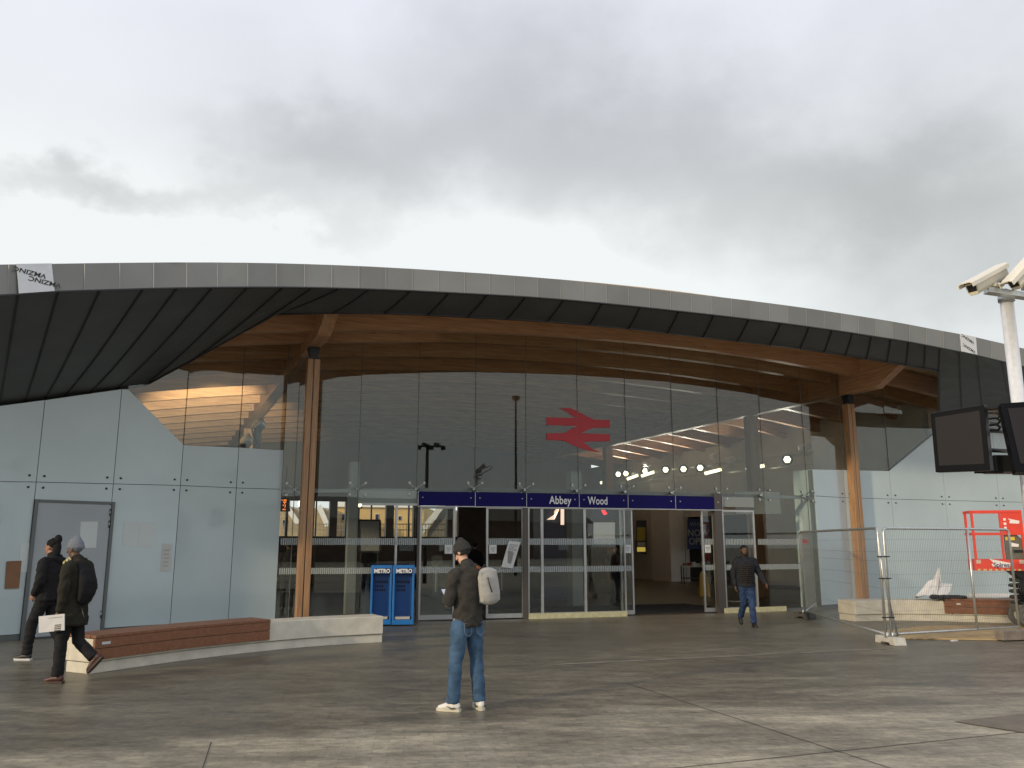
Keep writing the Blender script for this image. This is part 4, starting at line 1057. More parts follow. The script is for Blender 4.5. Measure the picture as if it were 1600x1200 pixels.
# ------------------------------------------------------------------ benches
def sweep(mb, pts, n_in, a, b, z0, z1):
    """bar of rectangular section along a plan line: from a to b behind the front line"""
    m = len(pts); vs = []
    for i, p in enumerate(pts):
        vs += [p + n_in[i] * a + Vector((0, 0, z0)), p + n_in[i] * b + Vector((0, 0, z0)), p + n_in[i] * b + Vector((0, 0, z1)), p + n_in[i] * a + Vector((0, 0, z1))]
    fs = [(0, 3, 2, 1), ((m - 1) * 4, (m - 1) * 4 + 1, (m - 1) * 4 + 2, (m - 1) * 4 + 3)]
    for i in range(m - 1):
        for k in range(4): fs.append((i * 4 + k, i * 4 + (k + 1) % 4, (i + 1) * 4 + (k + 1) % 4, (i + 1) * 4 + k))
    return mb.add(vs, fs)
def dense(px, n=7):
    P0 = [G(*p) for p in px]; out_ = []
    for i in range(len(P0) - 1):
        p0, p1, p2, p3 = P0[max(i - 1, 0)], P0[i], P0[i + 1], P0[min(i + 2, len(P0) - 1)]
        for k in range(n):
            t = k / n; out_.append(.5 * ((2 * p1) + (p2 - p0) * t + (2 * p0 - 5 * p1 + 4 * p2 - p3) * t * t + (3 * p1 - p0 - 3 * p2 + p3) * t ** 3))
    out_.append(P0[-1]); return out_
def normals_in(pts):
    r_ = []
    for i in range(len(pts)):
        d = (pts[min(i + 1, len(pts) - 1)] - pts[max(i - 1, 0)]).normalized(); r_.append(Vector((-d.y, d.x, 0)))
    return r_
def bench(label, px, tx0, tx1, wd, first):
    pts = dense(px); ns = normals_in(pts); c = sum(pts, Vector()) / len(pts)
    o = thing('street_bench', label, 'bench', tuple(c))
    pxx = [800 + p.x / p.y * 1340 for p in pts]
    core = sweep(MB(), pts, ns, 0., wd, .15, .455).build('concrete_body', M['concrete'], o, bevel=.012)
    sweep(MB(), pts, ns, .035, wd - .03, .0, .142).build('plinth', M['concrete'], o, bevel=.008)
    ii = [i for i, x in enumerate(pxx) if tx0 <= x <= tx1]; tp = [pts[i] for i in ii]; tn = [ns[i] for i in ii]
    s1 = MB()
    sweep(s1, tp, tn, -.045, -.003, .185, .325); sweep(s1, tp, tn, -.045, -.003, .333, .46)
    s1.build('timber_front', M['slat'], o, bevel=.004)
    s2 = MB(); nsl = 5
    for k in range(nsl): w0 = -.05 + (wd + .06) * k / nsl; sweep(s2, tp, tn, w0, w0 + (wd + .06) / nsl - .012, .464, .505)
    s2.build('seat_slats', M['slat'], o, bevel=.004)
    j = 0 if first else 1
    e = (tp[1] - tp[0]).normalized(); q = tp[j] + e * .10 - tn[j] * .047
    MB().bar(q + Vector((0, 0, .395)), q + e * .13 + Vector((0, 0, .395)), .004, .035).build('label_plate', M['paper'], o)
    return o
lb = bench('long curved bench, pale concrete with brown timber seat, in front of the left wall', [(141, 1054), (250, 1038), (330, 1027.5), (418, 1017.5), (500, 1010), (598, 1004)], 0, 424, .56, True)
rb_ = bench('curved pale concrete bench with brown timber seat behind the mesh fence', [(1338, 971.5), (1400, 970), (1466, 971), (1560, 973.5), (1720, 978)], 1463, 3000, .62, False)

# things lying on the right bench
wm_ = mat('plastic_sheet', (.72, .73, .73), .4, 0, .05, 6)
c = P(1462, 934, 19.9); c.z = .50; o = thing('plastic_sheet', 'crumpled white plastic sheet standing in a peak on the right bench', 'plastic sheet', tuple(c))
prof = [(1428, 933.5), (1440, 921), (1450, 911.5), (1458, 905), (1464, 892), (1467.5, 886), (1467, 893), (1465, 903), (1470, 911), (1478, 913), (1489, 914.5), (1486, 918), (1478, 921), (1482, 928), (1476, 933.5)]
m_ = MB(); n = len(prof); vs = []
for dpt, sh in ((-.16, .12), (-.08, .55), (0, 1.), (.09, .7), (.17, .2)):
    for x, y in prof:
        yy = 933.5 + (y - 933.5) * sh; xx = 1456 + (x - 1456) * (.7 + .3 * sh)
        p = P(xx, yy, 19.9 + dpt); p += Vector((0, 0, .012)) + noise.noise_vector(p * 7) * .05 + noise.noise_vector(p * 21) * .018; vs.append(p)
m_.add(vs, [(r * n + k, r * n + k + 1, (r + 1) * n + k + 1, (r + 1) * n + k) for r in range(4) for k in range(n - 1)])
s_o = m_.build('sheet', wm_, o); q = s_o.modifiers.new('t', 'SOLIDIFY'); q.thickness = .006
m_ = MB(); a_, b_, c_ = P(1466, 889, 19.88), P(1470, 908, 19.86), P(1468, 896, 19.95)
m_.prism([P(1465.5, 888, 19.85), P(1468, 888, 19.85), P(1471, 909, 19.85), P(1468.5, 910, 19.85)], (0, .012, 0)); m_.build('fold', wm_, o)
c = P(1478, 934, 19.6); c.z = .52; o = thing('dark_netting', 'heap of black netting draped over the corner of the bench timber', 'netting', tuple(c))
m_ = MB()
for k in range(26):
    x = 1456 + k * 2; h = 3 + 6 * abs(noise.noise(Vector((k * .45, 1, 0)))) ; D = 19.35 + .35 * random.random(); b_ = P(x, 934, D); b_.z = .525
    m_.ell(b_ + Vector((0, 0, .01)), (.055, .13, .02 + h * .006), Matrix.Rotation(random.uniform(-.5, .5), 3, 'Z'), 8, 5)
for k, (x, ln_) in enumerate(((1472, 10), (1475, 16), (1478, 22), (1481, 26), (1484, 18), (1487, 11))):
    p = P(x, 934, 19.50); p.z = .53; m_.tube([p, p + Vector((.01, -.07, -.03)), p + Vector((random.uniform(-.03, .03), -.08, -ln_ * .0145))], [.05, .045, .02], 6)
m_.build('net_mass', mat('net_black', (.015, .015, .016), .8, bump=.6, bs=50), o)
o = thing('white_board', 'white board lying on the right end of the bench by the red lift', 'board', tuple(P(1543, 931, 20.0)))
a, b = P(1519, 933, 20.), P(1573, 933, 20.1); a.z = b.z = .545; MB().bar(a, b, .28, .07).build('board', M['white'], o, bevel=.006)

# ------------------------------------------------------------------ newspaper stands
nb = mat('stand_blue', (.014, .15, .45), .35, 0, .04, 4); nb2 = mat('stand_blue_inner', (.006, .075, .25), .4)
def stand(x0, x1, label):
    D = 18.55; a, b = P(x0, 900, D), P(x1, 900, D + .05); e = Vector((b.x - a.x, b.y - a.y, 0)); wd = e.length; e.normalize(); n = Vector((e.y, -e.x, 0)); c = (a + b) / 2; c.z = 0
    H = P(x0, 883, D).z; z0 = .03; T = lambda s, d, z: c + e * s + n * d + Vector((0, 0, z))
    o = thing('newspaper_stand', label, 'newspaper stand', tuple(c), 'blue newspaper stands')
    m_ = MB(); m3 = Matrix((e, -n, Vector((0, 0, 1)))).transposed()
    m_.box(T(0, -.20, (z0 + H) / 2), (wd - .01, .05, H - z0), m=m3)
    for s in (-1, 1): m_.box(T(s * (wd / 2 - .028), -.0, (z0 + H - .15) / 2), (.045, .36, H - z0 - .15), m=m3)
    m_.box(T(0, -.0, H - .09), (wd - .01, .36, .17), m=m3); m_.box(T(0, 0, z0 + .05), (wd - .012, .358, .10), m=m3)
    m_.build('body', nb, o, bevel=.006)
    MB().box(T(0, -.06, (z0 + H) / 2 - .03), (wd - .11, .02, H - .32), m=m3).build('back_panel', nb2, o)
    m_ = MB(); m_.box(T(-.01, .02, z0 + .135), (wd - .15, .26, .05), m=m3); m_.build('newspapers', mat('newsprint', (.42, .40, .38), .8, 0, .2, 30), o)
    pn = MB(); pn.box(T(.02, .183, H - .115), (.34, .004, .105), m=m3); pn.build('title_panel', M['navy'], o)
    text_mb('METRO', .082, T(.01, .187, H - .118), e, (0, 0, 1), .035, .001, sx=.88).build('title', M['white'], o)
    tx_ = MB()
    for r, (zz, hh, cells) in enumerate(((H - .36, .055, 6), (H - .45, .05, 4), (H - .53, .05, 5))):
        for k in range(cells): 
            if random.random() < .9: tx_.box(T(-.13 + k * .048, -.046, zz), (.036, .004, hh), m=m3)
    tx_.build('printed_slogan', mat('slogan_ink', (.004, .008, .03), .6), o)
    return o
stand(580, 613.5, 'blue newspaper stand titled METRO, half hidden by the bench end'); stand(614, 648, 'blue newspaper stand titled METRO, the one beside the sliding door')

# ------------------------------------------------------------------ notices on the left wall
def wallbox(name, label, cat, pts, material, off=.035, th=.01, part='sheet'):
    ps = [F(x, y, off) for x, y in pts]; c = sum(ps, Vector()) / 4; o = thing(name, label, cat, tuple(c))
    n = (ps[1] - ps[0]).cross(ps[3] - ps[0]).normalized(); n = n if n.y > 0 else -n
    MB().prism(ps, n * th).build(part, material, o); return o, ps, n
wallbox('access_plate', 'small brown timber plate fixed low on the wall left of the grey door', 'plate', [(7, 920), (29, 919), (33, 876), (10, 877)], mat('plate_brown', (.24, .12, .06), .6, 0, .1, 6), .03, .02, 'plate')
o, ps, n = wallbox('wall_notice', 'narrow white printed notice on the wall right of the grey door', 'notice', [(250, 893), (266, 893), (269, 850), (254, 849)], M['paper'], .008, .004)
m_ = MB()
for k in range(5):
    a, b = ps[0].lerp(ps[3], .2 + k * .14), ps[1].lerp(ps[2], .2 + k * .14); m_.bar(a.lerp(b, .2) - n * .004, a.lerp(b, .75) - n * .004, .002, .01)
m_.build('print', MATS['grey_print'], o)
wallbox('wall_notice', 'white paper notice on the upper right of the grey door', 'notice', [(123, 856), (149, 856), (152, 815), (125, 815)], mat('paper_dim', (.66, .72, .74), .5), .035, .003)
wallbox('wall_notice', 'left one of two faint square notices right of the grey door', 'notice', [(191, 854), (214, 854), (216, 816), (193, 815)], MATS['paper_dim'], .006, .003)
wallbox('wall_notice', 'right one of two faint square notices right of the grey door', 'notice', [(216, 854), (240, 854), (243, 817), (219, 816)], MATS['paper_dim'], .006, .003)
wallbox('wall_notice', 'pale notice above the brown timber plate left of the grey door', 'notice', [(30, 894), (42, 894), (46, 849), (31, 849)], MATS['paper_dim'], .006, .003)

# ------------------------------------------------------------------ plywood, sleeper
pw_ = mat('plywood', (.42, .31, .16), .75, 0, .2, 3, .1, 20)
q = [G(1372, 988), G(1418, 999), G(1572, 1001), G(1640, 996), G(1640, 978), G(1450, 979)]
o = thing('plywood_sheet', 'yellow plywood sheeting lying on the ground inside the mesh fence', 'plywood', tuple(G(1500, 990)))
MB().prism([p + Vector((0, 0, .004)) for p in q], (0, 0, .02)).build('sheet', pw_, o)
o = thing('timber_block', 'short grey timber block on the ground at the right fence end', 'block', tuple(G(1590, 1003)))
a, b = G(1569, 1003), G(1640, 1001); MB().bar(a + Vector((0, .15, .10)), b + Vector((0, .15, .10)), .2, .17).build('block', mat('old_timber', (.20, .17, .14), .8, 0, .2, 8), o, bevel=.01)
o = thing('litter', 'small white scrap of litter on the ground before the fence', 'litter', tuple(G(1491, 1001.5)))
MB().box(G(1491, 1002) + Vector((0, 0, .012)), (.12, .06, .02), .4).build('scrap', M['paper'], o)

# ------------------------------------------------------------------ mesh fence
ms = mat('fence_wire', (.20, .21, .21), .5, .6)
def fence(label, a, b, H=2.0, z0=.12, ends=(1, 1), mids=()):
    a = Vector((a.x, a.y, 0)); b = Vector((b.x, b.y, 0)); L_ = (b - a).length; e = (b - a) / L_; n = Vector((-e.y, e.x, 0))
    o = thing('mesh_fence', label, 'fence', tuple((a + b) / 2), 'temporary mesh fence panels')
    V = lambda s, z: a + e * s + Vector((0, 0, z)); r = .024
    f_ = MB(); f_.tube([V(0, z0), V(0, H - .08), V(.025, H - .02), V(.09, H), V(L_ - .09, H), V(L_ - .025, H - .02), V(L_, H - .08), V(L_, z0)], r, 8)
    f_.build('frame', M['galv'], o)
    MB().tube([V(0, z0 + .04), V(L_, z0 + .04)], r * .9, 8).build('bottom_rail', M['galv'], o)
    for s in mids: MB().tube([V(s, z0 + .04), V(s, H)], .024, 8).build('stay', M['galv'], o)
    w_ = MB(); k = 0
    nv = int(L_ / .045)
    for i in range(1, nv): s = L_ * i / nv; w_.bar(V(s, z0 + .04), V(s, H), .0026, .0026)
    for z in (z0 + .22, z0 + .42, .95, 1.18, 1.42, H - .2, H - .42): w_.bar(V(0, z), V(L_, z), .0032, .0032)
    w_.build('mesh', ms, o)
    return o
A0, A1 = G(1391, 1006, 0.0), G(1258, 966)
B1 = A0 + (G(1620, 991) - G(1391, 1006)).normalized() * 3.4
fence('galvanised mesh fence panel facing the square, running off right', A0 + Vector((.04, 0, 0)), B1, mids=((G(1515, 996) - A0).length,))
fence('galvanised mesh fence panel running back from the white fence block', A0 + Vector((-.05, .03, 0)), A1)
fence('narrow mesh fence panel at the back beside the right glazing', A1 + Vector((.03, .06, 0)), G(1289, 941))
def block(label, p, rz, ln_=.62, group='ballast blocks of the fence'):
    o = thing('ballast_block', label, 'fence foot', (p.x, p.y, 0), group); m3 = Matrix.Rotation(rz, 3, 'Z')
    m_ = MB(); pr = [(-ln_ / 2, 0), (-ln_ / 2 + .03, .13), (-.1, .13), (-.07, .10), (.07, .10), (.1, .13), (ln_ / 2 - .03, .13), (ln_ / 2, 0), (.15, 0), (.12, .035), (-.12, .035), (-.15, 0)]
    m_.prism([Vector((p.x, p.y, .002)) + m3 @ Vector((-.11, x, z)) for x, z in pr], m3 @ Vector((.22, 0, 0)))
    m_.build('block', mat('foot_white', (.50, .49, .45), .7, 0, .15, 10) if ln_ > .6 else mat('foot_dark', (.06, .06, .058), .8, 0, .15, 10), o, bevel=.008)
    for s in (-.05, .05): MB().tube([Vector((p.x, p.y, .1)) + m3 @ Vector((s, 0, 0)), Vector((p.x, p.y, .2)) + m3 @ Vector((s, 0, 0))], .025, 8).build('socket', M['galv'], o)
    return o
block('pale fence foot block where the two front panels meet', A0 + Vector((0, -.02, 0)), R(8)); block('dark far fence foot block beside the hall glazing', A1, R(30), .5)
# brace pole leaning on the front fence joint
o = thing('brace_pole', 'thin steel brace leaning against the fence joint', 'pole', (A0.x, A0.y, 0)); MB().tube([A0 + Vector((.15, .02, .12)), A0 + Vector((-.02, .02, 1.15)), A0 + Vector((-.05, .02, 1.9))], .018, 8).build('tube', M['galv'], o)
cl = MB()
for z in (.45, 1.12, 1.5): cl.bar(A0 + Vector((-.12, -.035, z)), A0 + Vector((.1, -.035, z)), .02, .02)
cl.build('clamp', M['darkmetal'], o)
o = thing('fence_tag', 'small red tag hanging on the far fence post', 'tag', tuple(A1 + Vector((.1, -.04, 1.78)))); MB().box(A1 + Vector((.1, -.04, 1.78)), (.11, .006, .09), .2).build('plate', M['red'], o)

# ------------------------------------------------------------------ scissor lift
e = Vector((.97, -.24, 0)).normalized(); n = Vector((e.y, -e.x, 0))
c0 = P(1524, 880, 18.1); c0.z = 0; LF = lambda s, d, z: c0 + e * s - n * d + Vector((0, 0, z))
zpx = lambda y, D=17.9: P(1540, y, D).z
o = thing('scissor_lift', 'red scissor lift with dark scissor arms and grey wheels beside the camera mast', 'lift', tuple(LF(1.3, .4, 0)))
zb_, zt2, zm_, zf = zpx(892), zpx(799), zpx(834), zpx(874)
BW, BL = .96, .5
m3 = Matrix((e, -n, Vector((0, 0, 1)))).transposed()
bs_ = MB(); bs_.box(LF(BW / 2, .0, (zf + zb_) / 2), (BW, .03, zf - zb_), m=m3); bs_.box(LF(0, BL / 2, (zf + zb_) / 2), (.03, BL, zf - zb_), m=m3); bs_.box(LF(BW, BL / 2 + .02, (zf + zb_) / 2), (.03, BL - .04, zf - zb_), m=m3); bs_.box(LF(BW / 2, BL, (zf + zb_) / 2), (BW - .04, .03, zf - zb_), m=m3); bs_.box(LF(BW / 2, BL / 2, zb_ + .02), (BW - .02, BL - .02, .03), m=m3)
bk_ = bs_.build('platform', M['sign_red'], o, bevel=.005)
hz = MB()
for k in range(9): hz.box(LF(.06 + k * .11, -.018, zb_ + .02), (.055, .004, .035), m=m3)
hz.build('hazard_marks', mat('hazard', (.6, .5, .2), .6), bk_)
for s in (.06, BW - .08): MB().box(LF(s, -.019, zf - .05), (.09, .004, .08), m=m3).build('sticker', mat('sticker_cream', (.6, .45, .35), .6), bk_)
rl_ = MB()
for s, d in ((0.02, 0), (BW, 0), (0.02, BL), (BW, BL)): rl_.bar(LF(s, d, zf), LF(s, d, zt2), .045, .045, up=e)
for s in (.56,): rl_.bar(LF(s, 0, zf), LF(s, 0, zt2), .04, .04, up=e)
for z in (zm_, zt2):
    rl_.bar(LF(-.02, 0, z), LF(BW + .02, 0, z), .05, .05); rl_.bar(LF(-.02, BL, z), LF(BW + .02, BL, z), .05, .05)
    rl_.bar(LF(.02, 0, z), LF(.02, BL, z), .045, .045); rl_.bar(LF(BW, 0, z), LF(BW, BL, z), .045, .045)
rl_.build('guard_rail', M['sign_red'], o)
pnl = MB().box(LF(.78, -.005, (zm_ + zt2) / 2), (.38, .02, zt2 - zm_ - .03), m=m3).build('mesh_panel', M['sign_red'], o)
wl_ = mat('logo_white', (.8, .75, .72), .5)
def logo(parent, s, z, w_, h_, d=-.022, txt=True):
    m_ = MB(); m_.prism([LF(s - w_ * .5, d, z + h_ * .5), LF(s + w_ * .5, d, z + h_ * .1), LF(s + w_ * .42, d, z - h_ * .35), LF(s - w_ * .35, d, z - h_ * .28), LF(s - w_ * .42, d, z - h_ * .02), LF(s - w_ * .3, d, z + h_ * .08)], n * .002); m_.build('logo', wl_, parent)
    if txt: text_mb('Spires', h_ * .42, LF(s + .02, d - .004, z - h_ * .08), e, (0, 0, 1), .02, .001, sx=.95).build('logo_lettering', mat('logo_navy', (.03, .02, .12), .5), parent)
logo(bk_, .47, (zf + zb_) / 2 + .02, .40, .22); logo(pnl, .82, (zm_ + zt2) / 2 + .02, .22, .13, -.018, False)
for k in range(3): MB().box(LF(.645, -.018, zm_ + .12 + k * .09), (.05, .004, .05), m=m3).build('sticker', wl_, pnl)
cb = MB(); cb.prism([LF(x, .03, z) for x, z in ((.62, zf), (1.0, zf), (1.05, zf + .22), (.98, zm_ - .14), (.85, zm_ - .01), (.62, zm_ - .01))], -n * .06); cb_o = cb.build('control_box', M['olive'], o, bevel=.01)
MB().box(LF(.86, -.002, zf + .17), (.2, .01, .05), m=m3).build('slot', M['black'], cb_o); logo(cb_o, .78, zf + .30, .2, .12, .022, False)
MB().box(LF(.72, .02, zm_ - .10), (.18, .008, .07), m=m3).build('sticker', mat('sticker_yellow', (.75, .5, .04), .5), cb_o)
# bellows plate, scissor stack, chassis
DX = .72
st_ = MB()
for k in range(12): st_.box(LF(DX + .45, .3, zb_ - .02 - k * .016), (.9 - k * .035, .5, .012), m=m3)
st_.build('bellows', M['rubber'], o)
zc0, zc1 = zpx(944), zb_ - .2
for k in range(4):
    z0, z1 = zc0 + (zc1 - zc0) * k / 4, zc0 + (zc1 - zc0) * (k + 1) / 4
    for d in (.08, .52):
        for q_ in ((0, 1), (1, 0)):
            a, b = (z0, z1) if q_ == (0, 1) else (z1, z0)
            MB().bar(LF(DX + .05, d, a), LF(DX + 1.4, d, b), .04, .075, up=(0, 0, 1)).build('scissor_arm', mat('arm_grey', (.055, .055, .05), .45, .3, .2, 14), o)
        MB().tube([LF(DX + .06, .02, z0), LF(DX + .06, .58, z0)], .035, 8).build('pivot', M['darkmetal'], o)
for k in range(3): MB().tube([LF(DX + .12 + .02 * k, .0, zc1 + .04), LF(DX + .02 + k * .05, -.02, (zc0 + zc1) / 2 + .03), LF(DX + .16, .0, zc0 + .02)], .012, 6).build('hose', M['black'], o)
zw = .24
ch = MB(); ch.box(LF(DX + .95, .32, zpx(951)), (1.85, .62, .15), m=m3); ch.box(LF(DX + 1.0, .32, zpx(962)), (1.3, .58, .20), m=m3); cho = ch.build('chassis', M['olive'], o, bevel=.01)
MB().box(LF(DX + .22, -.0, zpx(953)), (.07, .005, .05), m=m3).build('sticker', wl_, cho)
for s in (.22, 1.6):
    for d in (.0, .62):
        cc = LF(DX + s, d, zw); ty = MB().tube([cc + n * .055, cc + n * .045, cc - n * .045, cc - n * .055], [.20, .24, .24, .20], 28).build('wheel', mat('tyre_grey', (.10, .10, .09), .8, 0, .2, 20), o)
        MB().tube([cc + n * .056, cc + n * .062], .145, 20).build('rim', mat('rim_white', (.55, .54, .52), .5), ty)
        MB().tube([cc + n * .062, cc + n * .085], .07, 12).build('hub', M['olive'], ty)

# ------------------------------------------------------------------ camera mast with cameras and screens
mc = P(1591, 628, 8.5); mx_, my_ = mc.x, mc.y; ztop = P(1577, 460, 8.5).z
o = thing('camera_mast', 'galvanised steel camera mast at the right edge of the view', 'mast', (mx_, my_, 0))
MB().tube([(mx_, my_, 0), (mx_, my_, ztop)], .066, 28).build('pole', mat('bright_galv', (.78, .79, .79), .34, .4, .06, 20, .02, 40), o)
MB().tube([(mx_, my_, ztop), (mx_, my_, ztop + .03), (mx_, my_, ztop + .06)], [.074, .06, .02], 20).build('cap', M['galv'], o)
MB().tube([(mx_, my_, 0), (mx_, my_, .03)], .2, 20).build('base_plate', M['galv'], o)
pa, pb2 = P(1541, 454, 8.35), P(1625, 466, 8.35); MB().bar(pa, pb2, .10, .055).build('cross_arm', M['galv'], o)
for z in (ztop - .02,): MB().tube([(mx_, my_, z - .06), (mx_, my_, z)], .08, 20).build('collar', M['galv'], o)
cw = mat('camera_cream', (.62, .58, .46), .4, 0, .05, 6); 
def cctv(label, tip, tail, D0, D1, foot):
    a, b = P(*tip, D0), P(*tail, D1); d = (b - a).normalized(); up = Vector((0, 0, 1)); sx = d.cross(up).normalized(); uz = sx.cross(d).normalized(); Ln = (b - a).length
    o = thing('cctv_camera', label, 'camera', tuple((a + b) / 2), 'cameras on the mast')
    V = lambda s, x, z: a + d * s + sx * x + uz * z
    hw, hh = .06, .06
    sec = [(-hw, .045), (-hw, -.05), (-hw * .55, -.085), (hw * .55, -.085), (hw, -.05), (hw, .045)]
    m_ = MB(); vs = [V(s, x, z) for s in (.07, Ln - .01) for x, z in sec]; m_.add(vs, [tuple(range(6)), tuple(range(11, 5, -1))] + [(k, (k + 1) % 6, (k + 1) % 6 + 6, k + 6) for k in range(6)]); m_.build('housing', cw, o, bevel=.006)
    m_ = MB(); s2 = [(-.078, .02), (-.078, .062), (-.05, .078), (.05, .078), (.078, .062), (.078, .02), (.07, .02), (.07, .056), (.045, .068), (-.045, .068), (-.07, .056), (-.07, .02)]
    vs = [V(s, x, z) for s in (-.03, Ln + .01) for x, z in s2]; m_.add(vs, [tuple(range(12)), tuple(range(23, 11, -1))] + [(k, (k + 1) % 12, (k + 1) % 12 + 12, k + 12) for k in range(12)]); m_.build('sun_shield', mat('shield_cream', (.72, .69, .6), .4), o)
    MB().box(V(.068, 0, -.01), (.09, .005, .07), m=Matrix((sx, d, uz)).transposed()).build('window', M['black'], o)
    f_ = P(*foot, 8.35); k_ = V(Ln * .62, 0, -.085)
    MB().bar(k_ + uz * .0, k_ - uz * .03, .05, .12, up=d).build('saddle', cw, o)
    MB().tube([k_ - uz * .02, Vector((f_.x, f_.y, f_.z + .07)), Vector((f_.x, f_.y, f_.z + .02))], [.03, .035, .05], 12).build('bracket', cw, o)
    MB().tube([V(Ln * .82, 0, -.08), V(Ln * .95, .0, -.13), V(Ln + .12, -.03, -.16), V(Ln + .18, -.04, -.24), V(Ln + .1, -.05, -.30), V(Ln - .02, -.05, -.27), f_ + Vector((.02, -.05, .03))], .013, 8).build('cable', M['black'], o)
    return o
cctv('cream security camera on the mast pointing down left', (1513, 452), (1566, 423), 8.15, 8.5, (1553, 452))
cctv('cream security camera on the mast cut off by the right edge', (1578, 448), (1632, 388), 8.2, 8.4, (1604, 455))
def monitor(label, tl, tr, br_, bl, Ds, arm):
    q = [P(*p, d) for p, d in zip((tl, tr, br_, bl), Ds)]; o = thing('display_screen', label, 'screen', tuple(sum(q, Vector()) / 4), 'display screens on the mast')
    n_ = (q[1] - q[0]).cross(q[3] - q[0]).normalized(); n_ = n_ if n_.y > 0 else -n_
    MB().prism(q, n_ * .09).build('housing', mat('screen_black', (.003, .003, .004), .3, spec=.12), o, bevel=.006)
    c = sum(q, Vector()) / 4; ins = [p + (c - p) * .17 + Vector((0, 0, 0)) for p in q]; ins[2] += (q[1] - q[2]) * .02; ins[3] += (q[0] - q[3]) * .02
    MB().prism([p - n_ * .003 for p in ins], n_ * .004).build('display', mat('screen_off', (.016, .013, .012), .22, spec=.25), o)
    m_ = MB()
    a = Vector((mx_, my_, c.z + .12)); m_.tube([c + n_ * .09 + Vector((0, 0, .12)), a], .022, 8); m_.tube([c + n_ * .09 - Vector((0, 0, .08)), a - Vector((0, 0, .2))], .022, 8); m_.build('bracket', M['darkmetal'], o)
    return o
monitor('square black display screen on the left of the mast', (1453.5, 645.5), (1537, 632), (1547, 735), (1461.5, 738), (8.35, 7.95, 7.95, 8.35), 0)
monitor('black display screen cut off by the right edge of the photo', (1563, 630), (1680, 622), (1700, 737), (1587, 736.5), (8.0, 7.9, 7.7, 7.75), 0)
o = thing('mast_box', 'black junction box on the mast between the two screens', 'box', (mx_, my_, 2.5)); c = P(1568, 726, 8.3); MB().box(c, (.30, .25, .17)).build('housing', M['black'], o, bevel=.01)
MB().box(P(1545, 738, 8.2), (.26, .05, .02)).build('tray', M['black'], o)
o = thing('cable_bundle', 'loops of black cable on the mast behind the left screen', 'cable', (mx_, my_, 3.0))
for k, (y, r_) in enumerate(((648, .012), (657, .012), (667, .014))):
    MB().tube([P(1545, y - 3, 8.25), P(1556, y - 4, 8.2), P(1563, y, 8.2), P(1560, y + 5, 8.25), P(1547, y + 4, 8.3)], r_, 8).build('cable', M['black'], o)

# ------------------------------------------------------------------ people
def lobj(me_or_mb, name, material, parent):
    me = me_or_mb.mesh(name); me.materials.append(material); o = bpy.data.objects.new(name, me); COL.objects.link(o); o.parent = parent; return o
V3 = lambda *a: Vector(a)
def hand(mb, wr, d, nrm, side, curl=.5, sp=1.):
    d = Vector(d).normalized(); nrm = Vector(nrm); nrm = (nrm - d * nrm.dot(d)).normalized(); s = d.cross(nrm) * side    # thumb side
    mb.loft([wr, wr + d * .03, wr + d * .085], [(.027, .020), (.036, .018), (.041, .015)], ax=s, n=10)
    for i, ln_ in enumerate((.95, 1.08, 1.0, .8)):
        b = wr + d * .085 + s * (.030 - i * .020); a = .25; dd = d; pts = [b - d * .015]; 
        for L_ in (.040, .026, .020):
            ang = a * curl * 2.2; dd = d * math.cos(ang) + nrm * math.sin(ang); pts.append(pts[-1] + dd * L_ * ln_ + (d * .012 if len(pts) == 1 else V3(0, 0, 0))); a += .62 + .08 * i * .3
        mb.loft(pts, [.0098, .0092, .0085, .0075], n=8)
    b = wr + d * .028 + s * .030; t1 = (d * .62 + s * .55 + nrm * .45).normalized(); t2 = (d * .85 + s * .05 + nrm * .5).normalized()
    mb.loft([b - s * .01, b + t1 * .038, b + t1 * .038 + t2 * .030], [.0125, .0105, .0085], n=8)
def shoe(ank, yaw, pitch, upper, sole, parent, swoosh=None, roll=0.):
    m3 = Matrix.Rotation(yaw, 3, 'Z') @ Matrix.Rotation(pitch, 3, 'X'); T = lambda x, y, z: ank + m3 @ V3(x, y, z - .085)
    mb = MB()
    mb.loft([T(0, -.055, .055), T(0, -.03, .062), T(0, .04, .058), T(0, .10, .045), T(0, .155, .036)], [(.036, .040), (.040, .048), (.041, .043), (.044, .032), (.036, .022)], ax=m3 @ V3(1, 0, 0), n=14)
    mb.loft([T(0, -.025, .06), T(0, -.015, .12)], [(.040, .045), (.043, .048)], ax=m3 @ V3(1, 0, 0), n=14)
    me = remesh(mb, .007, 'shoe', upper, parent, 2)
    o_ = MB(); prof = [(-.034, -.085), (0, -.098), (.034, -.085), (.040, 0), (.047, .09), (.036, .165), (0, .195), (-.034, .165), (-.045, .09), (-.039, 0)]
    o_.prism([T(x, y, 0) for x, y in prof], m3 @ V3(0, 0, .028)); lobj(o_, 'sole', sole, me)
    if swoosh:
        q = MB()
        for s in (-1, 1):
            pts = [(-.045, .050), (.0, .040), (.06, .064), (.0, .026), (-.035, .030)]
            q.prism([T(s * .0475, y, z) for y, z in pts], m3 @ V3(s * .003, 0, 0))
        lobj(q, 'side_mark', swoosh, me)
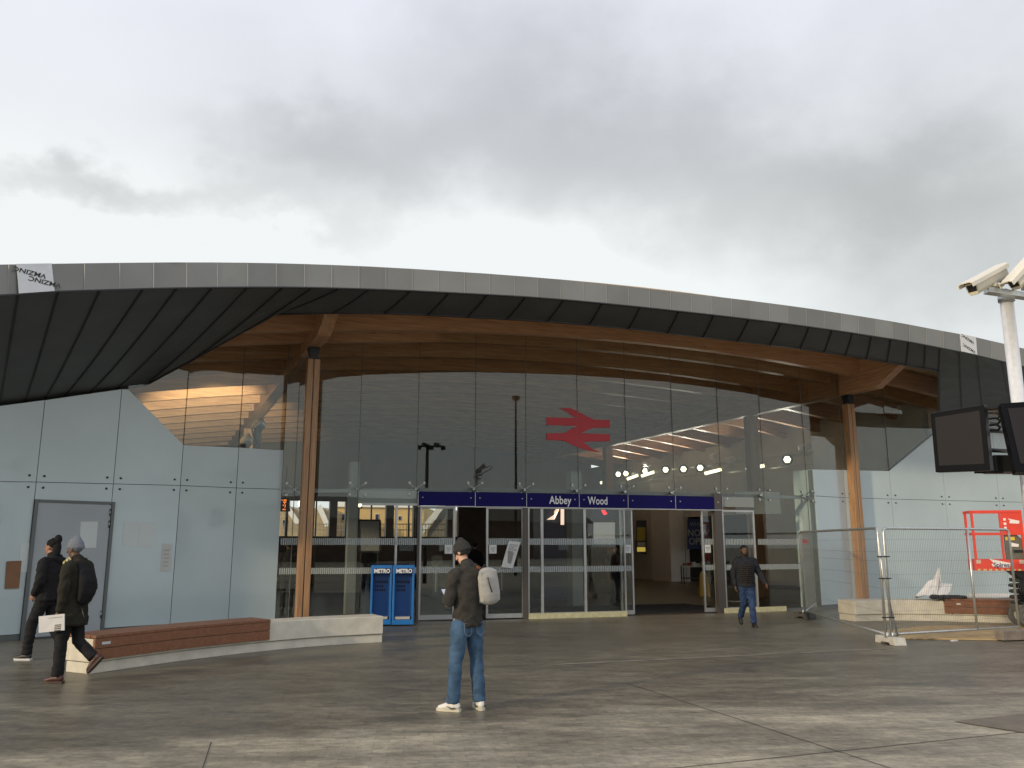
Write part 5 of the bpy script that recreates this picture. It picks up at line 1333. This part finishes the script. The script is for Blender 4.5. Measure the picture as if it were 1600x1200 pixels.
def person(name_label, loc, yaw, H, j, jacket, trousers, skin, shoes, group=None, hood=False, coat_len=None, jr=1., hat=None, hair=None, beard=None, legr=1., folds=.010, vx=1., hatbump=False, cat='person'):
    o = thing('person', name_label, cat, loc); o.rotation_euler = (0, 0, yaw); o.scale = [H / 1.8] * 3
    if group: o['group'] = group
    J = dict(pel=V3(0, 0, .96), che=V3(0, .0, 1.32), nk=V3(0, -.01, 1.50), hd=V3(0, .03, 1.675), look=V3(0, 1, 0),
             shL=V3(-.185, -.01, 1.44), shR=V3(.185, -.01, 1.44), elL=V3(-.25, -.02, 1.15), elR=V3(.25, -.02, 1.15), wrL=V3(-.26, .08, .90), wrR=V3(.26, .08, .90),
             hiL=V3(-.09, 0, .93), hiR=V3(.09, 0, .93), knL=V3(-.10, .02, .51), knR=V3(.10, .02, .51), anL=V3(-.10, 0, .09), anR=V3(.10, 0, .09),
             fyL=0., fyR=0., fpL=0., fpR=0., hnL=V3(1, 0, 0), hnR=V3(-1, 0, 0), cuL=.45, cuR=.45)
    J.update({k: (V3(*v) if isinstance(v, tuple) else v) for k, v in j.items()})
    b = MB()
    b.loft([J['pel'] + V3(0, 0, -.06), J['pel'] + V3(0, 0, .06), (J['pel'] + J['che']) / 2, J['che'], J['che'] + V3(0, 0, .10), J['nk'] + V3(0, 0, -.02)], [(.155, .11), (.15, .11), (.135, .10), (.165, .115), (.15, .10), (.07, .07)])
    b.loft([J['nk'] + V3(0, 0, -.05), J['nk'] + V3(0, .0, .02), J['hd'] + V3(0, 0, -.06)], [.068, .058, .055])
    for s in 'LR':
        b.loft([J['che'].lerp(J['sh' + s], .5) + V3(0, 0, .06), J['sh' + s]], [.06, .062])
        b.loft([J['sh' + s], J['sh' + s].lerp(J['el' + s], .4), J['el' + s]], [.056, .052, .043])
        b.loft([J['el' + s], J['el' + s].lerp(J['wr' + s], .35), J['wr' + s]], [.043, .042, .028])
        b.loft([J['hi' + s], J['hi' + s].lerp(J['kn' + s], .4), J['kn' + s]], [.092, .082, .06])
        b.loft([J['kn' + s], J['kn' + s].lerp(J['an' + s], .35), J['an' + s]], [.058, .056, .040])
        d = J['wr' + s] - J['el' + s] if ('hd' + s) not in j else J['hd' + s]
        hand(b, J['wr' + s], d, J['hn' + s], 1 if s == 'L' else -1, J['cu' + s])
    # head in its own frame
    lk = J['look'].normalized(); sx = lk.cross(V3(0, 0, 1)).normalized(); up = sx.cross(lk).normalized(); hm = Matrix((sx, lk, up)).transposed(); hd = J['hd']; T = lambda x, y, z: hd + hm @ V3(x, y, z)
    b.ell(T(0, -.008, .03), (.076, .094, .088), hm, 18, 12)          # skull
    b.loft([T(0, .02, .03), T(0, .032, -.04), T(0, .045, -.088)], [(.066, .062), (.058, .052), (.036, .034)], ax=sx)   # face to chin
    b.loft([T(0, .085, .018), T(0, .102, -.012), T(0, .108, -.027)], [.009, .012, .014], n=8)      # nose
    b.ell(T(0, .078, .035), (.052, .018, .010), hm, 10, 6)            # brow
    b.ell(T(0, .083, -.055), (.024, .012, .007), hm, 10, 6); b.ell(T(0, .081, -.067), (.021, .011, .007), hm, 10, 6)   # lips
    for s in (-1, 1): b.ell(T(s * .076, -.005, 0), (.010, .018, .030), hm, 8, 6)
    remesh(b, .0075 * vx, 'body', skin, o, 2)
    for s in (-1, 1): lobj(MB().ell(T(s * .030, .078, .012), (.012, .009, .006), hm, 10, 6), 'eye', mat('eye_dark', (.03, .02, .02), .3), o)
    # jacket
    c = MB(); k = jr
    hem = coat_len if coat_len else .875
    pl = J['pel']
    spine = [V3(pl.x, pl.y, hem), V3(pl.x, pl.y, max(hem + .06, .98)), (J['pel'] + J['che']) / 2 + V3(0, 0, .03), J['che'], J['che'] + V3(0, 0, .10), J['nk'] + V3(0, 0, .0)]
    w0 = .19 if coat_len else .175
    c.loft(spine, [(w0 * k * (1.12 if coat_len else 1.06), .14 * k * (1.25 if coat_len else 1.05)), (.178 * k, .14 * k), (.172 * k, .138 * k), (.196 * k, .148 * k), (.18 * k, .13 * k), (.088, .088)], n=20, blunt=(1, 0))
    for s in 'LR':
        c.loft([J['che'].lerp(J['sh' + s], .4) + V3(0, 0, .055), J['sh' + s]], [.085 * k, .080 * k])
        e_ = J['el' + s]; w_ = J['wr' + s]
        c.loft([J['sh' + s], J['sh' + s].lerp(e_, .5), e_, e_.lerp(w_, .5), e_.lerp(w_, .96)], [.080 * k, .072 * k, .064 * k, .056 * k, .046 * k])
    c.loft([J['nk'] + V3(0, -.02, -.05), J['nk'] + V3(0, .01, .045)], [(.092, .092), (.080, .082)])
    if hood: c.loft([J['nk'] + V3(-.07, -.06, .02), J['nk'] + V3(0, -.135, -.035), J['nk'] + V3(.07, -.06, .02)], [.045, .06, .045])
    jk = remesh(c, .012 * vx, 'jacket', jacket, o, 5, folds, 8., 1.)
    # trousers
    t_ = MB()
    t_.loft([pl + V3(0, 0, .09), pl + V3(0, 0, -.02), pl + V3(0, -.005, -.09)], [(.162, .122), (.168, .128), (.158, .122)])
    for s in 'LR':
        h_, n_, a_ = J['hi' + s], J['kn' + s], J['an' + s]
        t_.loft([h_ + V3(0, 0, -.02), h_.lerp(n_, .45), n_, n_.lerp(a_, .5), n_.lerp(a_, 1.0)], [(.105 * legr, .11 * legr), (.092 * legr, .096 * legr), .076 * legr, .070 * legr, .070 * legr], blunt=(0, 1))
    remesh(t_, .012 * vx, 'trousers', trousers, o, 4, .008, 8., 1.)
    for s in 'LR':
        shoe(J['an' + s], J['fy' + s], J['fp' + s], shoes[0], shoes[1], o, shoes[2] if len(shoes) > 2 else None)
    if hat:
        h_ = MB(); h_.ell(T(0, -.014, .045), (.086, .104, .098), hm, 20, 12)
        # keep only the upper part, tilted back
        q = MB(); q.loft([T(0, -.012, .018), T(0, -.014, .05), T(0, -.022, .10), T(0, -.035, .140)], [(.085, .103), (.087, .105), (.074, .092), (.040, .05)], ax=sx, n=22)
        ho = remesh(q, .008, 'beanie', hat, o, 3, .004, 30.)
        r_ = MB(); n = 26; vs = []
        for i in range(n):
            a = 2 * math.pi * i / n
            for rr_, z in ((1.0, .006), (1.05, .012), (1.05, .045), (1.0, .052)): vs.append(T(.087 * rr_ * math.cos(a), -.012 + .105 * rr_ * math.sin(a), z + .012 * math.sin(a) * 1.2))
        r_.add(vs, [(i * 4 + k_, i * 4 + k_ + 1, ((i + 1) % n) * 4 + k_ + 1, ((i + 1) % n) * 4 + k_) for i in range(n) for k_ in range(3)], True); lobj(r_, 'beanie_rim', hat, ho)
        if hatbump: lobj(MB().ell(T(0, -.085, .175), (.062, .065, .085), hm, 14, 9), 'pompom', mat('pompom', (.012, .012, .014), .95, bump=.8, bs=60), ho)
    if hair:
        q = MB(); q.ell(T(0, -.016, .045), (.081, .096, .088), hm, 18, 12); q.loft([T(0, -.07, .03), T(0, -.075, -.02)], [(.062, .03), (.055, .028)], ax=sx); remesh(q, .008, 'hair', hair, o, 2, .003, 40.)
    if beard:
        q = MB(); q.loft([T(-.064, .02, .0), T(-.052, .052, -.062), T(0, .078, -.092), T(.052, .052, -.062), T(.064, .02, .0)], [(.016, .02)] * 5, n=8); q.loft([T(-.02, .097, -.043), T(.02, .097, -.043)], [.006, .006], n=6)
        remesh(q, .006, 'beard', beard, o, 2)
    return o, J
def wpt(o, v): return o.location + Matrix.Rotation(o.rotation_euler.z, 3, 'Z') @ (Vector(v) * o.scale.x)
def fabric(name, col, var=.18, rough=.85, sc=14, bump=.25, bs=70): return mat(name, col, rough, 0, var, sc, bump, bs, spec=.25)
sk_l = mat('skin_light', (.55, .33, .24), .5, 0, .05, 20); sk_d = mat('skin_dark', (.12, .062, .04), .5, 0, .08, 20)
jm = bpy.data.materials.new('jeans_blue'); fabric('jeans', (.05, .10, .175), .35, .85, 7); fabric('jeans_dark', (.022, .045, .11), .4, .85, 9)
blk = fabric('black_cloth', (.012, .012, .014), .2); blk2 = fabric('black_trousers', (.014, .014, .016), .2)

# man with the phone, seen from behind
gpos = G(729, 1110); o, J = person('man in dark jacket, jeans and beanie standing alone, back turned, reading a phone', (gpos.x, gpos.y, 0), R(42), 1.755,
    dict(hd=(-.01, .085, 1.665), look=(-.25, 1, -.55), nk=(0, .015, 1.49), che=(0, -.01, 1.31), shL=(-.18, .01, 1.43), shR=(.18, .0, 1.43), elL=(-.26, .02, 1.13), elR=(.25, .05, 1.14), wrL=(-.09, .27, 1.17), wrR=(.04, .27, 1.18), hdL=(.75, .6, .15), hdR=(-.75, .6, .15),
         hnL=(.3, .2, .9), hnR=(-.3, .2, .9), cuL=.7, cuR=.7, hiL=(-.095, 0, .93), hiR=(.095, 0, .93), knL=(-.135, .03, .51), knR=(.125, -.005, .51), anL=(-.15, .05, .087), anR=(.135, -.06, .087), fyL=R(30), fyR=R(-22)),
    fabric('jacket_charcoal', (.038, .036, .032), .22), MATS['jeans'], sk_l, (mat('shoe_white', (.72, .71, .68), .5), mat('sole_cream', (.55, .52, .42), .6), M['black']), hood=True, jr=.97, hat=fabric('beanie_charcoal', (.035, .035, .035), .15, .95, 40, .5, 90), legr=1.02, folds=.011)
# back pocket, seams, belt hem
pk_ = MB()
for s in (-1, 1):
    c = V3(s * .085, -.135, .87)
    for a, b_ in (((-.055, .05), (.055, .05)), ((-.055, .05), (-.045, -.06)), ((.055, .05), (.045, -.06)), ((-.045, -.06), (0, -.085)), ((0, -.085), (.045, -.06))): pk_.bar(c + V3(a[0], abs(a[0]) * .3, a[1]), c + V3(b_[0], abs(b_[0]) * .3, b_[1]), .004, .004)
lobj(pk_, 'pocket_stitching', mat('stitch', (.16, .20, .26), .8), o)
ph = thing('phone', 'dark phone held in both hands by the man in the middle', 'phone', tuple(wpt(o, (-.02, .37, 1.20)))); ph.rotation_euler = (R(-40), 0, R(42))
lobj(MB().box((0, 0, 0), (.074, .009, .15)), 'body', M['black'], ph); lobj(MB().box((0, -.0055, 0), (.066, .002, .135)), 'display', mat('phone_lit', (.3, .35, .4), .3, emit=(.6, .75, 1), es=.4), ph)
bp = thing('backpack', 'pale grey backpack with teal side on the man reading a phone', 'backpack', tuple(wpt(o, (.13, -.20, 1.31)))); bp.rotation_euler = (R(-4), R(-6), R(42) - R(14)); bp.scale = (.86, .9, .95)
q = MB(); q.loft([(0, 0, -.155), (0, -.01, -.09), (0, -.012, .09), (0, .0, .165)], [(.135, .065), (.142, .075), (.138, .068), (.12, .05)], ax=(1, 0, 0), n=20); q.box((0, 0, -.0), (.24, .10, .34)); 
bo_ = remesh(q, .009, 'bag', fabric('bag_grey', (.34, .335, .32), .08, .8, 12, .15, 60), bp, 5, .004, 12)
lobj(MB().box((0, .075, -.01), (.25, .05, .34)), 'back_panel', fabric('bag_teal', (.05, .17, .20), .1), bp); lobj(MB().tube([(-.04, -.092, .10), (-.032, -.094, .03), (-.015, -.093, -.04), (-.005, -.088, -.07)], .008, 6), 'zip', M['black'], bp)
lobj(MB().tube([(-.06, .06, .19), (-.09, .09, .225), (-.02, .14, .21), (.03, .16, .14)], .014, 8), 'strap', fabric('strap_orange', (.25, .09, .04), .1), bp); lobj(MB().tube([(-.04, .04, .19), (0, .05, .235), (.04, .04, .19)], .010, 8), 'handle', M['black'], bp)
lobj(MB().tube([(-.1, .08, .16), (-.12, .14, 0), (-.08, .12, -.16)], .013, 8), 'strap', M['black'], bp)

# two men walking off to the left
gp = G(103, 1066); o2, J2 = person('man in long dark olive coat and grey beanie walking left past the bench end', (gp.x, gp.y, 0), R(84), 1.80,
    dict(hd=(0, .05, 1.655), look=(.0, 1, -.12), nk=(0, -.0, 1.48), che=(0, -.01, 1.31), shL=(-.18, 0, 1.43), shR=(.18, -.02, 1.43), elL=(-.23, .0, 1.14), elR=(.23, -.09, 1.14), wrL=(-.225, .03, .89), wrR=(.24, .03, .92), hnL=(.6, .1, 0), cuL=.55, hdL=(0, .35, -1),
         hiL=(-.09, 0, .92), hiR=(.09, 0, .92), knL=(-.10, .05, .51), anL=(-.10, .06, .087), knR=(.09, -.05, .50), anR=(.08, -.30, .29), fpR=R(-48), fyL=R(3), fyR=R(0)),
    fabric('coat_olive', (.021, .020, .014), .2), blk2, sk_d, (mat('shoe_maroon', (.07, .025, .02), .45), mat('sole_dark', (.05, .03, .025), .6)), coat_len=.70, jr=1.06, hood=True, hat=fabric('beanie_grey', (.17, .19, .22), .15, .95, 40, .5, 90), legr=.98)
q = MB()
for k in range(7): a = k / 6; q.loft([V3(-.10 + .02 * math.sin(k * 2), .03 + .09 * a, 1.52 - .05 * a), V3(-.095, .06 + .07 * a, 1.555 - .06 * a)], [.007, .006], n=6)
lobj(q, 'hood_cord', mat('cord_yellow', (.55, .50, .25), .7), o2)
pp = thing('folded_newspaper', 'folded white printed paper held low by the man in the olive coat', 'newspaper', tuple(wpt(o2, (-.275, .085, .745)))); pp.rotation_euler = (R(0), R(0), R(84) - R(90) + R(90))
lobj(MB().box((0, 0, 0), (.012, .34, .20), m=Matrix.Rotation(R(-6), 3, 'X')), 'sheets', mat('newspaper_white', (.58, .58, .59), .75, 0, .06, 8), pp)
q = MB()
for k in range(4): q.box((-.008, -.09, -.02 - k * .022), (.002, .085, .012), m=Matrix.Rotation(R(-6), 3, 'X'))
for k in range(1): q.box((-.008, -.05, .07), (.002, .18, .004), m=Matrix.Rotation(R(-6), 3, 'X'))
lobj(q, 'print', M['ink'], pp)
b2 = thing('backpack', 'black backpack on the back of the man in the olive coat', 'backpack', tuple(wpt(o2, (-.02, -.17, 1.24)))); b2.rotation_euler = (R(-4), 0, R(84))
q = MB(); q.loft([(0, .03, -.24), (0, .0, -.14), (0, -.015, 0), (0, .02, .14), (0, .06, .24)], [(.13, .05), (.15, .085), (.15, .09), (.14, .07), (.11, .035)], ax=(1, 0, 0), n=20); remesh(q, .011, 'bag', blk, b2, 4, .006, 10)
lobj(MB().tube([(-.10, .1, .2), (-.15, .17, .21), (-.17, .22, .1), (-.17, .20, -.05), (-.12, .10, -.2)], .016, 8), 'strap', M['black'], b2); lobj(MB().tube([(-.06, .05, -.23), (-.1, -.03, -.40), (-.1, -.06, -.50)], .008, 6), 'strap', M['black'], b2); lobj(MB().tube([(-.03, .08, .24), (0, .08, .30), (.03, .08, .24)], .009, 6), 'handle', M['black'], b2)

gp = G(66, 1031); o3, J3 = person('man all in black with a black bobble hat walking left beside the grey door', (gp.x, gp.y, 0), R(80), 1.80,
    dict(hd=(0, .035, 1.665), look=(-.05, 1, -.02), elL=(-.26, -.03, 1.15), wrL=(-.20, .10, .97), hdL=(.3, .6, -.7), elR=(.25, -.08, 1.15), wrR=(.25, .05, .90), che=(0, -.0, 1.31),
         hiL=(-.09, 0, .93), hiR=(.09, 0, .93), knL=(-.10, .16, .52), anL=(-.10, .20, .087), knR=(.10, -.02, .51), anR=(.10, -.27, .16), fpR=R(-28), fyL=R(5)),
    blk, blk2, mat('skin_mid', (.34, .18, .12), .5, 0, .05, 20), (mat('shoe_black', (.02, .02, .022), .5), mat('sole_white', (.62, .63, .63), .6)), jr=1.12, hood=True, hair=fabric('hair_black', (.010, .009, .008), .1), hat=None, legr=1.0)
hc = J3['hd']; q = MB(); q.ell(hc + V3(0, -.10, .125), (.058, .062, .075), None, 14, 9); q.loft([hc + V3(0, -.09, -.10), hc + V3(0, -.095, .02), hc + V3(0, -.085, .07)], [.06, .062, .055]); remesh(q, .01, 'hood', blk, o3, 4, .004, 20)
q = MB(); q.loft([hc + V3(0, .02, .085), hc + V3(0, -.03, .11), hc + V3(0, -.08, .07)], [(.082, .04), (.086, .045), (.084, .05)], ax=(1, 0, 0), n=16); remesh(q, .009, 'hat', blk, o3, 3)

# man walking towards the camera by the hinged door
gp = G(1169, 979); o4, J4 = person('man in black and brown quilted jacket and jeans walking out by the right doors', (gp.x, gp.y, 0), R(176), 1.70,
    dict(hd=(.01, .02, 1.67), look=(-.08, 1, -.05), elL=(-.32, -.06, 1.17), wrL=(-.42, .06, .95), elR=(.27, -.02, 1.16), wrR=(.25, .03, .90), hiL=(-.09, 0, .93), hiR=(.09, 0, .93), knL=(-.09, .10, .53), anL=(-.10, .16, .09), knR=(.06, -.02, .51), anR=(.10, -.30, .20), fpR=R(-40), fyL=R(6)),
    fabric('quilt_black', (.016, .018, .024), .2), MATS['jeans_dark'], sk_d, (mat('shoe_dark', (.012, .012, .016), .5), mat('sole_black', (.02, .02, .02), .6)), jr=1.14, hair=fabric('hair_short', (.012, .010, .009), .1), beard=MATS['hair_short'], legr=1.0)
q = MB(); pl_ = J4['pel']
for k in range(9):
    z = .98 + k * .045; q.loft([V3(-.145, .115, z), V3(-.075, .158, z), V3(0, .172, z), V3(.075, .158, z), V3(.145, .115, z)], [(.012, .026)] * 5, ax=(0, 0, 1), n=8)
lobj(q, 'quilted_front', fabric('quilt_brown', (.030, .024, .021), .15), o4)
lobj(MB().tube([V3(0, .196, .96), V3(0, .198, 1.36)], .006, 6), 'zip', M['black'], o4)

# dim figures inside the hall
for lab, x, D, yw_r, Hh, jk_, sk_ in (('dark figure standing inside behind the left larch post, back to the glass', 452, 22.2, R(20), 1.78, blk, sk_d), ('person in dark clothes with tan scarf standing inside behind the right side light', 958, 25.2, R(-60), 1.70, fabric('dark_brown_cloth', (.05, .035, .03), .2), sk_l),
    ('dim figure in a dark jacket standing by the ticket gates in the left doorway', 742, 29, R(10), 1.75, blk, sk_l)):
    c = P(x, 850, D)
    person(lab, (c.x, c.y, .012), yw_r, Hh, dict(), jk_, blk2, sk_, (MATS['shoe_black'], MATS['sole_black']), hat=None, hair=MATS['hair_black'], vx=1.8)
